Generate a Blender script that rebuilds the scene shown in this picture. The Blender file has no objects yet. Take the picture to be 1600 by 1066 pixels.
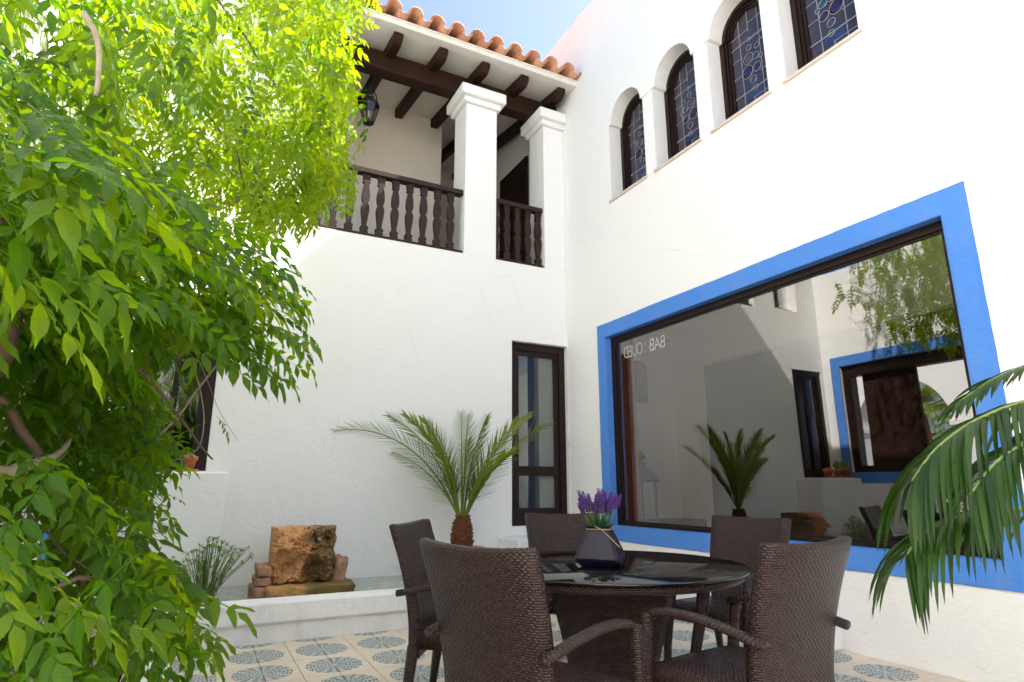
import bpy, bmesh, math, random
import numpy as np
from mathutils import Vector, Matrix
from mathutils.geometry import delaunay_2d_cdt
from math import sin, cos, pi, radians, sqrt, atan2

scene = bpy.context.scene
C = scene.collection
RX = 4.363      # inner face of the right-hand building
BY = 6.88       # face of the back building
LX = -0.72      # face of the left-hand building

# ------------------------------------------------------------------ camera
CAMP = np.array([0, 0, 1.16]); FPX = 947.1
YAW, PIT = radians(27.0), radians(13.54)
cf = np.array([sin(YAW)*cos(PIT), cos(YAW)*cos(PIT), sin(PIT)])
cr = np.array([cos(YAW), -sin(YAW), 0.0]); cu = np.cross(cr, cf)
cam_d = bpy.data.cameras.new('camera'); cam = bpy.data.objects.new('camera', cam_d); C.objects.link(cam)
cam_d.sensor_width = 36; cam_d.lens = 36*FPX/1600; cam_d.clip_end = 500; cam_d.clip_start = .02
cam.matrix_world = Matrix(((cr[0], cu[0], -cf[0], CAMP[0]), (cr[1], cu[1], -cf[1], CAMP[1]), (cr[2], cu[2], -cf[2], CAMP[2]), (0, 0, 0, 1)))
scene.camera = cam

def at(px, py, dist):
    """point at horizontal distance dist metres from the camera in the direction of that pixel of the photograph"""
    d = cf + cr*(px-800)/FPX - cu*(py-533)/FPX
    return Vector(CAMP + d*dist/math.hypot(d[0], d[1]))

# ------------------------------------------------------------------ world, sun, exposure
SUN = Vector((-1.0, 0.4, -1.215)).normalized()
w = bpy.data.worlds.new('World'); scene.world = w; w.use_nodes = True
nt = w.node_tree; nt.nodes.clear()
sky = nt.nodes.new('ShaderNodeTexSky'); sky.sky_type = 'NISHITA'; sky.sun_disc = False
sky.sun_elevation = math.asin(-SUN.z); sky.sun_rotation = atan2(-SUN.x, -SUN.y)
sky.air_density = 1.0; sky.dust_density = 3.6; sky.ozone_density = 1.0
bg = nt.nodes.new('ShaderNodeBackground'); bg.inputs[1].default_value = 0.125
ow = nt.nodes.new('ShaderNodeOutputWorld')
nt.links.new(sky.outputs[0], bg.inputs[0]); nt.links.new(bg.outputs[0], ow.inputs[0])
sl = bpy.data.lights.new('sun', 'SUN'); sl.energy = 4.8; sl.angle = radians(0.5); sl.color = (1.0, 0.965, 0.92)
so = bpy.data.objects.new('sun', sl); C.objects.link(so); so.location = (20, -8, 25)
so.rotation_euler = SUN.to_track_quat('-Z', 'Y').to_euler()
vs = scene.view_settings; vs.view_transform = 'Standard'; vs.look = 'None'; vs.gamma = 1; vs.exposure = 1.60; vs.use_curve_mapping = False
scene.render.engine = 'CYCLES'
cy = scene.cycles
cy.use_denoising = True
cy.max_bounces = 10; cy.diffuse_bounces = 5; cy.glossy_bounces = 4; cy.transmission_bounces = 4; cy.transparent_max_bounces = 12
cy.sample_clamp_indirect = 8; cy.caustics_reflective = False; cy.caustics_refractive = False

# ------------------------------------------------------------------ material helpers
def new_mat(name):
    m = bpy.data.materials.new(name); m.use_nodes = True
    n = m.node_tree.nodes; n.clear()
    return m, n, m.node_tree.links

class G:
    """tiny node-graph helper"""
    def __init__(s, name):
        s.m, s.n, s.l = new_mat(name)
    def node(s, t, ins=None, **kw):
        x = s.n.new(t)
        for k, v in kw.items(): setattr(x, k, v)
        for k, v in (ins or {}).items(): s.put(x.inputs[k], v)
        return x
    def put(s, sock, v):
        if isinstance(v, bpy.types.NodeSocket): s.l.new(v, sock)
        elif isinstance(v, bpy.types.Node): s.l.new(v.outputs[0], sock)
        else: sock.default_value = v
    def math(s, op, a, b=0.0, c=None):
        x = s.n.new('ShaderNodeMath'); x.operation = op
        s.put(x.inputs[0], a); s.put(x.inputs[1], b)
        if c is not None: s.put(x.inputs[2], c)
        return x.outputs[0]
    def noise(s, vec, scale, detail=3, rough=.5, out=0, dist=0.0):
        x = s.n.new('ShaderNodeTexNoise'); s.put(x.inputs['Vector'], vec)
        x.inputs['Scale'].default_value = scale; x.inputs['Detail'].default_value = detail; x.inputs['Roughness'].default_value = rough
        x.inputs['Distortion'].default_value = dist
        return x.outputs[out]
    def ramp(s, fac, stops):
        x = s.n.new('ShaderNodeValToRGB'); s.put(x.inputs[0], fac)
        e = x.color_ramp.elements
        while len(e) < len(stops): e.new(.5)
        for i, (p, c) in enumerate(stops):
            e[i].position = p; e[i].color = (c[0], c[1], c[2], 1) if hasattr(c, '__len__') else (c, c, c, 1)
        return x.outputs[0]
    def mix(s, f, a, b, t='RGBA', blend='MIX'):
        x = s.n.new('ShaderNodeMix'); x.data_type = t
        if t == 'RGBA': x.blend_type = blend
        k = {'RGBA': (6, 7, 2), 'FLOAT': (2, 3, 0), 'VECTOR': (4, 5, 1)}[t]
        s.put(x.inputs[0], f); s.put(x.inputs[k[0]], a); s.put(x.inputs[k[1]], b)
        return x.outputs[k[2]]
    def pos(s, scale=None):
        x = s.n.new('ShaderNodeNewGeometry').outputs['Position']
        if scale:
            mp = s.n.new('ShaderNodeMapping'); s.put(mp.inputs[0], x); mp.inputs['Scale'].default_value = scale; x = mp.outputs[0]
        return x
    def obj(s, scale=None):
        x = s.n.new('ShaderNodeTexCoord').outputs['Object']
        if scale:
            mp = s.n.new('ShaderNodeMapping'); s.put(mp.inputs[0], x); mp.inputs['Scale'].default_value = scale; x = mp.outputs[0]
        return x
    def bump(s, h, strength=.5, dist=.01, normal=None):
        x = s.n.new('ShaderNodeBump'); s.put(x.inputs['Height'], h); x.inputs['Strength'].default_value = strength; x.inputs['Distance'].default_value = dist
        if normal is not None: s.put(x.inputs['Normal'], normal)
        return x.outputs[0]
    def pbr(s, color, rough=.6, normal=None, **kw):
        x = s.n.new('ShaderNodeBsdfPrincipled'); s.put(x.inputs['Base Color'], color if not isinstance(color, tuple) else (*color[:3], 1)); s.put(x.inputs['Roughness'], rough)
        if normal is not None: s.put(x.inputs['Normal'], normal)
        for k, v in kw.items(): s.put(x.inputs[k.replace('_', ' ')], v)
        return x
    def out(s, sh):
        o = s.n.new('ShaderNodeOutputMaterial'); s.l.new(sh.outputs[0] if isinstance(sh, bpy.types.Node) else sh, o.inputs[0]); return s.m

def stucco(name, c0, c1, strokes=1.0, dirt=0.0):
    g = G(name); p = g.pos()
    big = g.noise(p, 1.1, 4, .55)
    col = g.mix(big, (*c0, 1), (*c1, 1))
    if dirt:
        d = g.ramp(g.noise(g.pos((2.2, 2.2, .7)), 2.3, 7, .7), [(.47, 0.0), (.70, 1.0)])
        col = g.mix(g.math('MULTIPLY', d, dirt), col, (.34, .31, .22, 1))
    st = g.noise(g.pos((11, 11, 17)), 1.0, 4, .6, dist=1.4)
    patch = g.noise(g.pos(), .55, 5, .6); col = g.mix(g.math('MULTIPLY', g.ramp(patch, [(.45, 0.0), (.65, 1.0)]), .07), col, (c0[0]*.72, c0[1]*.72, c0[2]*.70, 1))
    vor = g.node('ShaderNodeTexVoronoi', {'Vector': g.mix(.12, g.pos(), g.noise(g.pos(), 2.2, 4, .6, out=1), 'VECTOR')}, feature='DISTANCE_TO_EDGE'); vor.inputs['Scale'].default_value = .9
    crack = g.math('MULTIPLY', g.math('LESS_THAN', vor.outputs['Distance'], .0022), g.ramp(g.noise(g.pos(), 1.4, 3), [(.52, 0.0), (.58, .22)])); col = g.mix(crack, col, (c0[0]*.5, c0[1]*.48, c0[2]*.45, 1))
    fine = g.noise(p, 60, 3, .6)
    lump = g.noise(p, 6.0, 2, .5)
    h = g.math('ADD', g.math('MULTIPLY', st, .5*strokes), g.math('ADD', g.math('MULTIPLY', fine, .14), g.math('MULTIPLY', lump, .9)))
    bev = g.node('ShaderNodeBevel', samples=3); bev.inputs['Radius'].default_value = .014
    return g.out(g.pbr(col, .85, g.bump(h, .7, .014, bev.outputs[0]), Specular_IOR_Level=.2))

def wood(name, c0, c1, rough=.5, scale=(3, 3, 3), spec=.4):
    g = G(name); o = g.obj(scale)
    n1 = g.noise(o, 2.5, 5, .65, dist=1.2); n2 = g.noise(g.obj(tuple(k*6 for k in scale)), 3, 3, .6)
    col = g.mix(n1, (*c0, 1), (*c1, 1)); col = g.mix(g.math('MULTIPLY', n2, .35), col, (c0[0]*.4, c0[1]*.4, c0[2]*.4, 1))
    return g.out(g.pbr(col, rough, g.bump(n2, .35, .004), Specular_IOR_Level=spec))

def plain(name, c, rough=.5, var=.25, scale=20, bump=.2, **kw):
    g = G(name); n = g.noise(g.obj(), scale, 4, .6)
    col = g.mix(n, (*[k*(1-var) for k in c], 1), (*[min(1, k*(1+var)) for k in c], 1))
    return g.out(g.pbr(col, rough, g.bump(n, bump, .004), **kw))

M = {}
M['wall'] = stucco('white_stucco', (.80, .795, .775), (.84, .835, .82))
M['trim'] = stucco('white_trim_plaster', (.81, .80, .78), (.84, .83, .82), .4)
M['basin'] = stucco('weathered_white_plaster', (.78, .775, .75), (.83, .82, .80), 1.2, .22)
M['cream'] = stucco('cream_balcony_plaster', (.72, .67, .60), (.77, .72, .65), .6)
M['soffit'] = stucco('off_white_soffit', (.74, .71, .65), (.80, .77, .71), .8)
M['blue'] = stucco('blue_limewash', (.050, .185, .60), (.11, .30, .74), 1.4, .12)
M['sillstone'] = plain('pale_pink_stone', (.62, .52, .46), .6, .15, 30)
M['beam'] = wood('dark_beam_wood', (.014, .006, .0035), (.045, .017, .008), .6, spec=.2)
M['baluster'] = wood('dark_turned_wood', (.014, .007, .005), (.045, .019, .011), .5, (4, 4, 4), spec=.25)
M['frame'] = wood('dark_window_wood', (.008, .0035, .0025), (.024, .010, .006), .42, spec=.25)
M['redwood'] = wood('reddish_varnished_wood', (.30, .075, .022), (.42, .12, .035), .35, (3, 3, .8))
M['iron'] = plain('black_iron', (.012, .011, .011), .45, .4, 40, Metallic=.3)
M['lead'] = plain('pale_lead_came', (.30, .30, .31), .4, .2, 60, Metallic=.5)
M['teal'] = plain('teal_painted_metal', (.02, .12, .11), .4, .3, 30)
M['speaker'] = plain('dark_grey_fabric', (.012, .013, .015), .8, .3, 60)
M['intwall'] = plain('interior_white_wall', (.88, .87, .83), .9, .03, 3, .1)
M['intfloor'] = plain('brown_interior_floor', (.12, .07, .04), .35, .35, 6, .1)
M['gravelly'] = plain('pale_outer_paving', (.60, .56, .50), .9, .15, 3)
M['ground'] = plain('dry_ground', (.34, .28, .21), .95, .2, 2)
M['curtain'] = plain('white_curtain', (.75, .74, .72), .9, .05, 20)
M['rope'] = plain('straw_cord', (.45, .30, .16), .8, .2, 60)
M['cement'] = plain('grey_grout', (.46, .37, .27), .9, .15, 30)
M['soil'] = plain('dark_soil', (.05, .035, .022), .95, .4, 30, .6)

def tile_mat():
    g = G('patterned_cement_tile'); sp = g.node('ShaderNodeSeparateXYZ', {0: g.pos()})
    P = .447
    def cell(s_, o):   # -0.5..0.5 inside each medallion cell
        return g.math('SUBTRACT', g.math('FRACT', g.math('ADD', g.math('DIVIDE', g.math('SUBTRACT', s_, o), P), 100.5)), .5)
    u = cell(sp.outputs[0], .515); v = cell(sp.outputs[1], 4.97)
    r = g.math('SQRT', g.math('ADD', g.math('MULTIPLY', u, u), g.math('MULTIPLY', v, v)))
    th = g.math('ARCTAN2', v, u)
    a = g.math('SINE', g.math('MULTIPLY', th, 24.0)); b = g.math('SINE', g.math('MULTIPLY', r, 104.0))
    c = g.math('SINE', g.math('ADD', g.math('MULTIPLY', th, 8.0), g.math('MULTIPLY', r, 60.0)))
    d = g.math('SINE', g.math('SUBTRACT', g.math('MULTIPLY', th, 8.0), g.math('MULTIPLY', r, 60.0)))
    nz = g.noise(g.pos(), 120, 3, .6)
    f = g.math('ADD', g.math('MULTIPLY', a, b), g.math('ADD', g.math('MULTIPLY', g.math('MULTIPLY', c, d), 1.2), g.math('MULTIPLY', g.math('SUBTRACT', nz, .5), 5.5)))
    lace = g.ramp(f, [(.0, 1.0), (.22, 0.0)])
    edge = g.math('ADD', .395, g.math('MULTIPLY', g.math('ABSOLUTE', g.math('SINE', g.math('MULTIPLY', th, 10.0))), .022))
    inside = g.math('LESS_THAN', r, edge)
    inmid = g.math('GREATER_THAN', r, .035)
    mask = g.math('MULTIPLY', inside, inmid)
    worn = g.noise(g.pos(), 5, 5, .65)
    cream = g.mix(worn, (.64, .52, .38, 1), (.80, .72, .60, 1))
    wear = g.ramp(g.noise(g.pos(), 1.7, 6, .7), [(.42, 0.0), (.66, 1.0)])
    spots = g.ramp(g.noise(g.pos(), 30, 4, .7), [(.62, 0.0), (.72, 1.0)])
    cream = g.mix(g.math('MULTIPLY', spots, .3), cream, (.40, .26, .16, 1))
    pale = g.mix(worn, (.50, .54, .50, 1), (.70, .69, .62, 1))
    dark = g.mix(worn, (.05, .095, .115, 1), (.14, .19, .20, 1))
    med = g.mix(lace, pale, dark)
    col = g.mix(mask, cream, med); col = g.mix(g.math('MULTIPLY', wear, .28), col, (.36, .29, .21, 1))
    return g.out(g.pbr(col, g.math('ADD', .32, g.math('MULTIPLY', worn, .3)), g.bump(worn, .2, .003)))
M['tile'] = tile_mat()

def rooftile_mat():
    g = G('weathered_terracotta'); o = g.pos()
    oi = g.node('ShaderNodeObjectInfo').outputs['Random']
    n = g.noise(o, 14, 5, .7)
    col = g.mix(n, (.36, .12, .055, 1), (.68, .32, .18, 1))
    col = g.mix(g.math('MULTIPLY', oi, .45), col, (.76, .46, .30, 1))
    li = g.ramp(g.noise(o, 22, 5, .7), [(.52, 0.0), (.66, 1.0)])
    col = g.mix(g.math('MULTIPLY', li, .6), col, (.50, .40, .30, 1))
    dk = g.ramp(g.noise(o, 9, 6, .75), [(.56, 0.0), (.70, 1.0)])
    col = g.mix(g.math('MULTIPLY', dk, .7), col, (.10, .05, .03, 1))
    return g.out(g.pbr(col, .85, g.bump(n, .5, .01)))
M['rooftile'] = rooftile_mat()
M['terracotta'] = plain('terracotta_clay', (.50, .15, .07), .75, .25, 12)

def wicker_mat():
    g = G('brown_woven_rattan'); uv = g.node('ShaderNodeTexCoord').outputs['UV']
    br = g.node('ShaderNodeTexBrick', {'Vector': uv, 'Scale': 1.0, 'Mortar Size': .0016, 'Mortar Smooth': .6, 'Bias': 0.0, 'Brick Width': .026, 'Row Height': .0095,
        'Color1': (.021, .0085, .0065, 1), 'Color2': (.046, .020, .0155, 1), 'Mortar': (.005, .003, .003, 1)}, offset=.5)
    sp = g.node('ShaderNodeSeparateXYZ', {0: uv})
    ph = g.math('MULTIPLY', sp.outputs[0], pi/.026)
    row = g.math('MULTIPLY', g.math('FLOOR', g.math('DIVIDE', sp.outputs[1], .0095)), pi/2)
    hump = g.math('ABSOLUTE', g.math('SINE', g.math('ADD', ph, row)))
    rowh = g.math('ABSOLUTE', g.math('SINE', g.math('MULTIPLY', sp.outputs[1], pi/.0095)))
    h = g.math('SUBTRACT', g.math('ADD', g.math('MULTIPLY', hump, .9), g.math('MULTIPLY', rowh, .5)), g.math('MULTIPLY', br.outputs[1], .8))
    n = g.noise(g.obj(), 9, 4, .6)
    col = g.mix(g.math('MULTIPLY', n, .30), br.outputs[0], (.045, .022, .016, 1))
    return g.out(g.pbr(col, .27, g.bump(h, .85, .0046), Specular_IOR_Level=.42))
M['wicker'] = wicker_mat()

def glass_mat(name, base, fres, tint=(.9, .92, .9)):
    g = G(name)
    lw = g.node('ShaderNodeLayerWeight', {'Blend': .5}); f5 = g.math('POWER', lw.outputs['Facing'], 5.0)
    fac = g.math('MINIMUM', g.math('ADD', base, g.math('MULTIPLY', f5, fres)), .95)
    wob = g.bump(g.noise(g.pos(), 1.3, 1, .4), .05, .02)
    gl = g.node('ShaderNodeBsdfGlossy', {'Color': (1, 1, 1, 1), 'Roughness': .0, 'Normal': wob})
    tr = g.node('ShaderNodeBsdfTransparent', {'Color': (*tint, 1)})
    mx = g.node('ShaderNodeMixShader', {0: fac, 1: tr.outputs[0], 2: gl.outputs[0]})
    return g.out(mx)
M['shopglass'] = glass_mat('dark_reflective_shop_glass', .130, .8, (.72, .70, .68))
M['pane'] = glass_mat('window_glass', .05, .9, (.7, .72, .72))
M['lampglass'] = glass_mat('lantern_glass', .04, .8, (.75, .68, .6))
M['stained'] = plain('dusky_leaded_glass', (.030, .026, .045), .16, .6, 3.5, .1, Specular_IOR_Level=.45)
for nm, c in (('glass_violet', (.012, .008, .06)), ('glass_teal', (.006, .05, .09)), ('glass_mauve', (.07, .05, .085)), ('glass_blue', (.02, .035, .12)), ('glass_navy', (.006, .008, .035))):
    M[nm] = plain(nm, c, .2, .5, 14, .1, Specular_IOR_Level=.4)

def water_mat():
    g = G('basin_water'); n = g.noise(g.pos(), 9, 2, .5)
    return g.out(g.pbr(g.mix(g.noise(g.pos(), 2.5, 3), (.20, .22, .16, 1), (.42, .45, .38, 1)), .04, g.bump(n, .3, .01), Specular_IOR_Level=.9))
M['water'] = water_mat()
g = G('table_glass'); M['tableglass'] = g.out(g.pbr((.006, .006, .0065), .012, None, Specular_IOR_Level=.5))
g = G('violet_glaze'); n = g.noise(g.obj(), 9, 4, .6, dist=1.5)
M['glaze'] = g.out(g.pbr(g.mix(n, (.003, .003, .008, 1), (.016, .010, .036, 1)), .16, g.bump(n, .15, .01), Specular_IOR_Level=.22))

def leaf_mat(name, c0, c1, t0, t1, wt=.45, rough=.42, veins=True, attr=True):
    g = G(name)
    if attr:
        rnd = g.math('FRACT', g.math('ADD', g.node('ShaderNodeObjectInfo').outputs['Random'], g.node('ShaderNodeAttribute', attribute_name='tint').outputs['Fac']))
    else: rnd = g.noise(g.pos(), 4, 2)
    col = g.mix(rnd, (*c0, 1), (*c1, 1)); tc = g.mix(rnd, (*t0, 1), (*t1, 1))
    nz = g.noise(g.obj(), 30, 3, .6)
    col = g.mix(g.math('MULTIPLY', nz, .5), col, (c0[0]*.55, c0[1]*.6, c0[2]*.6, 1))
    nm = None
    if veins:
        uv = g.node('ShaderNodeSeparateXYZ', {0: g.node('ShaderNodeTexCoord').outputs['UV']})
        au = g.math('ABSOLUTE', uv.outputs[0])
        v = g.math('SINE', g.math('MULTIPLY', g.math('SUBTRACT', uv.outputs[1], g.math('MULTIPLY', au, .35)), 62.0))
        vn = g.ramp(v, [(.80, 0.0), (1.0, 1.0)])
        mid = g.math('LESS_THAN', au, .05)
        vv = g.math('MAXIMUM', vn, mid)
        col = g.mix(g.math('MULTIPLY', vv, .35), col, (c1[0]*1.8, c1[1]*1.5, c1[2]*1.8, 1))
        tc = g.mix(g.math('MULTIPLY', vv, .4), tc, (t1[0]*.55, t1[1]*.6, t1[2]*.5, 1))
        nm = g.bump(v, .25, .002)
    pr = g.pbr(col, rough, nm, Specular_IOR_Level=.25)
    tl = g.node('ShaderNodeBsdfTranslucent', {'Color': tc})
    return g.out(g.node('ShaderNodeMixShader', {0: wt, 1: pr.outputs[0], 2: tl.outputs[0]}))
M['vineleaf'] = leaf_mat('wisteria_leaf', (.014, .056, .0012), (.042, .105, .002), (.13, .38, .001), (.44, .60, .003), .48)
M['sunlitleaf'] = leaf_mat('sunlit_wisteria_leaf', (.075, .15, .002), (.13, .22, .003), (.34, .58, .002), (.58, .70, .006), .55)  # lit copy of the vine leaf: sunshine put into a lighter, yellower colour
M['palmleaf'] = leaf_mat('date_palm_leaf', (.15, .22, .02), (.26, .32, .045), (.28, .38, .03), (.48, .52, .06), .25, .45, False)
M['kentia'] = leaf_mat('kentia_leaf', (.009, .030, .004), (.026, .070, .007), (.06, .17, .01), (.12, .26, .02), .2, .42, False)
M['papyrus'] = leaf_mat('papyrus_green', (.16, .30, .04), (.30, .42, .09), (.2, .4, .04), (.4, .6, .1), .3, .5, False)
M['lavleaf'] = leaf_mat('lavender_green', (.01, .12, .04), (.03, .22, .08), (.02, .25, .08), (.05, .35, .1), .2, .5, False)
M['lavender'] = plain('lavender_purple', (.075, .028, .17), .8, .5, 120, .4)
M['stem'] = plain('brown_vine_stem', (.075, .048, .03), .85, .5, 35, .8)
M['greystem'] = plain('pale_vine_stem', (.24, .20, .14), .8, .4, 40, .5)
M['greenstem'] = plain('green_leaf_stalk', (.15, .22, .05), .6, .3, 30)
M['palmtrunk'] = plain('brown_palm_bark', (.14, .050, .018), .85, .85, 34, 1.0)
M['pebble'] = plain('pale_grey_stone', (.40, .36, .32), .85, .3, 12, .6)

def lion_mat():
    g = G('mossy_carved_sandstone'); o = g.obj()
    n = g.noise(o, 9, 6, .7); x = g.node('ShaderNodeSeparateXYZ', {0: o}).outputs[0]
    col = g.mix(n, (.42, .15, .04, 1), (.80, .50, .22, 1))
    shade_side = g.ramp(g.math('ADD', g.math('MULTIPLY', x, 1.5), g.math('MULTIPLY', g.noise(o, 7, 5, .7), 1.15)), [(.44, 0.0), (.70, 1.0)])  # right side darkened: shade painted over the mossy brown
    col = g.mix(g.math('MULTIPLY', shade_side, .85), col, g.mix(n, (.022, .012, .004, 1), (.26, .15, .04, 1)))
    xc = g.node('ShaderNodeSeparateXYZ', {0: o}).outputs[0]; sun_side = g.ramp(g.math('ADD', g.math('MULTIPLY', xc, 3.0), g.math('MULTIPLY', g.noise(o, 5, 3), .5)), [(.10, 1.0), (.45, 0.0)]); col = g.mix(g.math('MULTIPLY', sun_side, .6), col, (.72, .34, .13, 1))  # left side brightened: sunlight painted into the stone colour
    pit = g.ramp(g.noise(o, 34, 5, .75), [(.50, 0.0), (.64, 1.0)])
    col = g.mix(g.math('MULTIPLY', pit, .55), col, (.05, .022, .008, 1))
    z = g.node('ShaderNodeSeparateXYZ', {0: o}).outputs[2]
    moss = g.math('MULTIPLY', g.ramp(z, [(.0, 1.0), (.16, 0.0)]), g.ramp(g.noise(o, 11, 4, .6), [(.4, 0.0), (.6, 1.0)]))
    col = g.mix(g.math('MULTIPLY', moss, .75), col, (.16, .17, .02, 1))
    return g.out(g.pbr(col, .65, g.bump(g.noise(o, 30, 6, .75), 1.0, .018)))
M['lion'] = lion_mat()
M['mortarstone'] = plain('pinkish_rough_stone', (.36, .20, .12), .85, .7, 16, 1.0)

def brickwall_mat():
    g = G('dark_red_panelled_wall'); 
    sp = g.node('ShaderNodeSeparateXYZ', {0: g.pos()})
    cv = g.node('ShaderNodeCombineXYZ', {0: sp.outputs[1], 1: sp.outputs[2], 2: 0.0})
    br = g.node('ShaderNodeTexBrick', {'Vector': cv.outputs[0], 'Scale': 1.0, 'Mortar Size': .012, 'Brick Width': .34, 'Row Height': .17,
        'Color1': (.05, .014, .008, 1), 'Color2': (.018, .009, .007, 1), 'Mortar': (.035, .03, .025, 1)})
    return g.out(g.pbr(br.outputs[0], .8))
M['brickwall'] = brickwall_mat()

# ------------------------------------------------------------------ mesh builder
class MB:
    def __init__(s): s.v = []; s.f = []; s.uv = []; s.sm = []
    def add(s, verts, faces, uvs=None, smooth=False):
        b = len(s.v); s.v += [tuple(p) for p in verts]
        for i, f in enumerate(faces):
            s.f.append([b+k for k in f]); s.uv.append(uvs[i] if uvs else None); s.sm.append(smooth)
        return s
    def box(s, x0, x1, y0, y1, z0, z1):
        v = [(x, y, z) for z in (z0, z1) for y in (y0, y1) for x in (x0, x1)]
        f = [(0, 2, 3, 1), (4, 5, 7, 6), (0, 1, 5, 4), (2, 6, 7, 3), (0, 4, 6, 2), (1, 3, 7, 5)]
        def uvf(fc):
            pts = [v[k] for k in fc]
            dx = max(p[0] for p in pts)-min(p[0] for p in pts); dy = max(p[1] for p in pts)-min(p[1] for p in pts)
            if dx < 1e-9: return [(p[1], p[2]) for p in pts]
            if dy < 1e-9: return [(p[0], p[2]) for p in pts]
            return [(p[0], p[1]) for p in pts]
        return s.add(v, f, [uvf(k) for k in f])
    def tube(s, pts, radii, seg=8, caps=True, smooth=True, flat=1.0):
        pts = [Vector(p) for p in pts]; n = len(pts)
        if not hasattr(radii, '__len__'): radii = [radii]*n
        prev = None; rings = []; L = 0; Ls = []
        for i, p in enumerate(pts):
            t = (pts[min(i+1, n-1)]-pts[max(i-1, 0)]).normalized()
            if prev is None:
                a = Vector((0, 0, 1)) if abs(t.z) < .9 else Vector((1, 0, 0)); u = t.cross(a).normalized()
            else: u = (prev - t*prev.dot(t)).normalized()
            prev = u; v_ = t.cross(u)
            rings.append([p + (u*cos(2*pi*k/seg)+v_*sin(2*pi*k/seg)*flat)*radii[i] for k in range(seg)])
            if i: L += (p-pts[i-1]).length
            Ls.append(L)
        vs_ = [q for r in rings for q in r]; fs = []; uvs = []
        for i in range(n-1):
            per = 2*pi*radii[i]
            for k in range(seg):
                k2 = (k+1) % seg
                fs.append((i*seg+k, i*seg+k2, (i+1)*seg+k2, (i+1)*seg+k))
                uvs.append([(Ls[i], per*k/seg), (Ls[i], per*(k+1)/seg), (Ls[i+1], per*(k+1)/seg), (Ls[i+1], per*k/seg)])
        if caps:
            fs.append(tuple(range(seg))[::-1]); uvs.append([(0, 0)]*seg); fs.append(tuple((n-1)*seg+k for k in range(seg))); uvs.append([(0, 0)]*seg)
        return s.add(vs_, fs, uvs, smooth)
    def rings(s, rings, uvr=None, caps=True, smooth=True, closed=True):
        """loft a list of equal-length rings of points; uv = arc length metres"""
        n = len(rings); m = len(rings[0]); vs_ = [tuple(p) for r in rings for p in r]; fs = []; uvs = []
        acc = [[0.0] for _ in rings]
        for i, r in enumerate(rings):
            for k in range(m): acc[i].append(acc[i][-1]+(Vector(r[(k+1) % m])-Vector(r[k])).length)
        Lz = [0.0]
        for i in range(1, n): Lz.append(Lz[-1]+sum((Vector(rings[i][k])-Vector(rings[i-1][k])).length for k in range(0, m, max(1, m//4)))/len(range(0, m, max(1, m//4))))
        for i in range(n-1):
            for k in range(m if closed else m-1):
                k2 = (k+1) % m
                fs.append((i*m+k, i*m+k2, (i+1)*m+k2, (i+1)*m+k))
                uvs.append([(acc[i][k], Lz[i]), (acc[i][k+1], Lz[i]), (acc[i][k+1], Lz[i+1]), (acc[i][k], Lz[i+1])])
        if caps:
            fs.append(tuple(range(m))[::-1]); uvs.append([(vs_[k][0], vs_[k][1]) for k in range(m)][::-1])
            fs.append(tuple((n-1)*m+k for k in range(m))); uvs.append([(vs_[(n-1)*m+k][0], vs_[(n-1)*m+k][1]) for k in range(m)])
        return s.add(vs_, fs, uvs, smooth)
    def lathe(s, prof, c=(0, 0, 0), seg=24, caps=True, smooth=True):
        return s.rings([[(c[0]+r*cos(2*pi*k/seg), c[1]+r*sin(2*pi*k/seg), c[2]+z) for k in range(seg)] for r, z in prof], caps=caps, smooth=smooth)
    def sphere(s, c, r, seg=8, rn=5, sq=(1, 1, 1), jit=0, rng=random):
        rr = []
        for i in range(rn+1):
            a = pi*i/rn
            rr.append([(c[0]+sq[0]*r*max(sin(a), .02)*cos(2*pi*k/seg)*(1+jit*rng.uniform(-1, 1)), c[1]+sq[1]*r*max(sin(a), .02)*sin(2*pi*k/seg)*(1+jit*rng.uniform(-1, 1)), c[2]-sq[2]*r*cos(a)*(1+jit*rng.uniform(-.5, .5))) for k in range(seg)])
        return s.rings(rr)
    def build(s, name, mat, parent=None, bevel=0, autos=False, origin=None):
        me = bpy.data.meshes.new(name); ol = Vector((0, 0, 0))
        q = parent
        while q is not None: ol += q.location; q = q.parent
        if origin is not None: lo = Vector(origin)-ol; base = Vector(origin)
        else: lo = Vector((0, 0, 0)); base = ol
        me.from_pydata([(p[0]-base.x, p[1]-base.y, p[2]-base.z) for p in s.v], [], s.f)
        if any(u is not None for u in s.uv):
            lay = me.uv_layers.new(name='UVMap'); flat = []
            for f, u in zip(s.f, s.uv):
                flat += [c for t in (u if u else [(0, 0)]*len(f)) for c in t]
            lay.data.foreach_set('uv', flat)
        me.polygons.foreach_set('use_smooth', s.sm)
        me.materials.append(mat); me.update()
        if bevel:
            bm = bmesh.new(); bm.from_mesh(me)
            eg = [e for e in bm.edges if len(e.link_faces) == 2 and e.calc_face_angle(0) > .6]
            bmesh.ops.bevel(bm, geom=eg, offset=bevel, segments=1, affect='EDGES', clamp_overlap=True); bm.to_mesh(me); bm.free()
        o = bpy.data.objects.new(name, me); C.objects.link(o); o.location = lo
        if parent is not None: o.parent = parent
        return o

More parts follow.
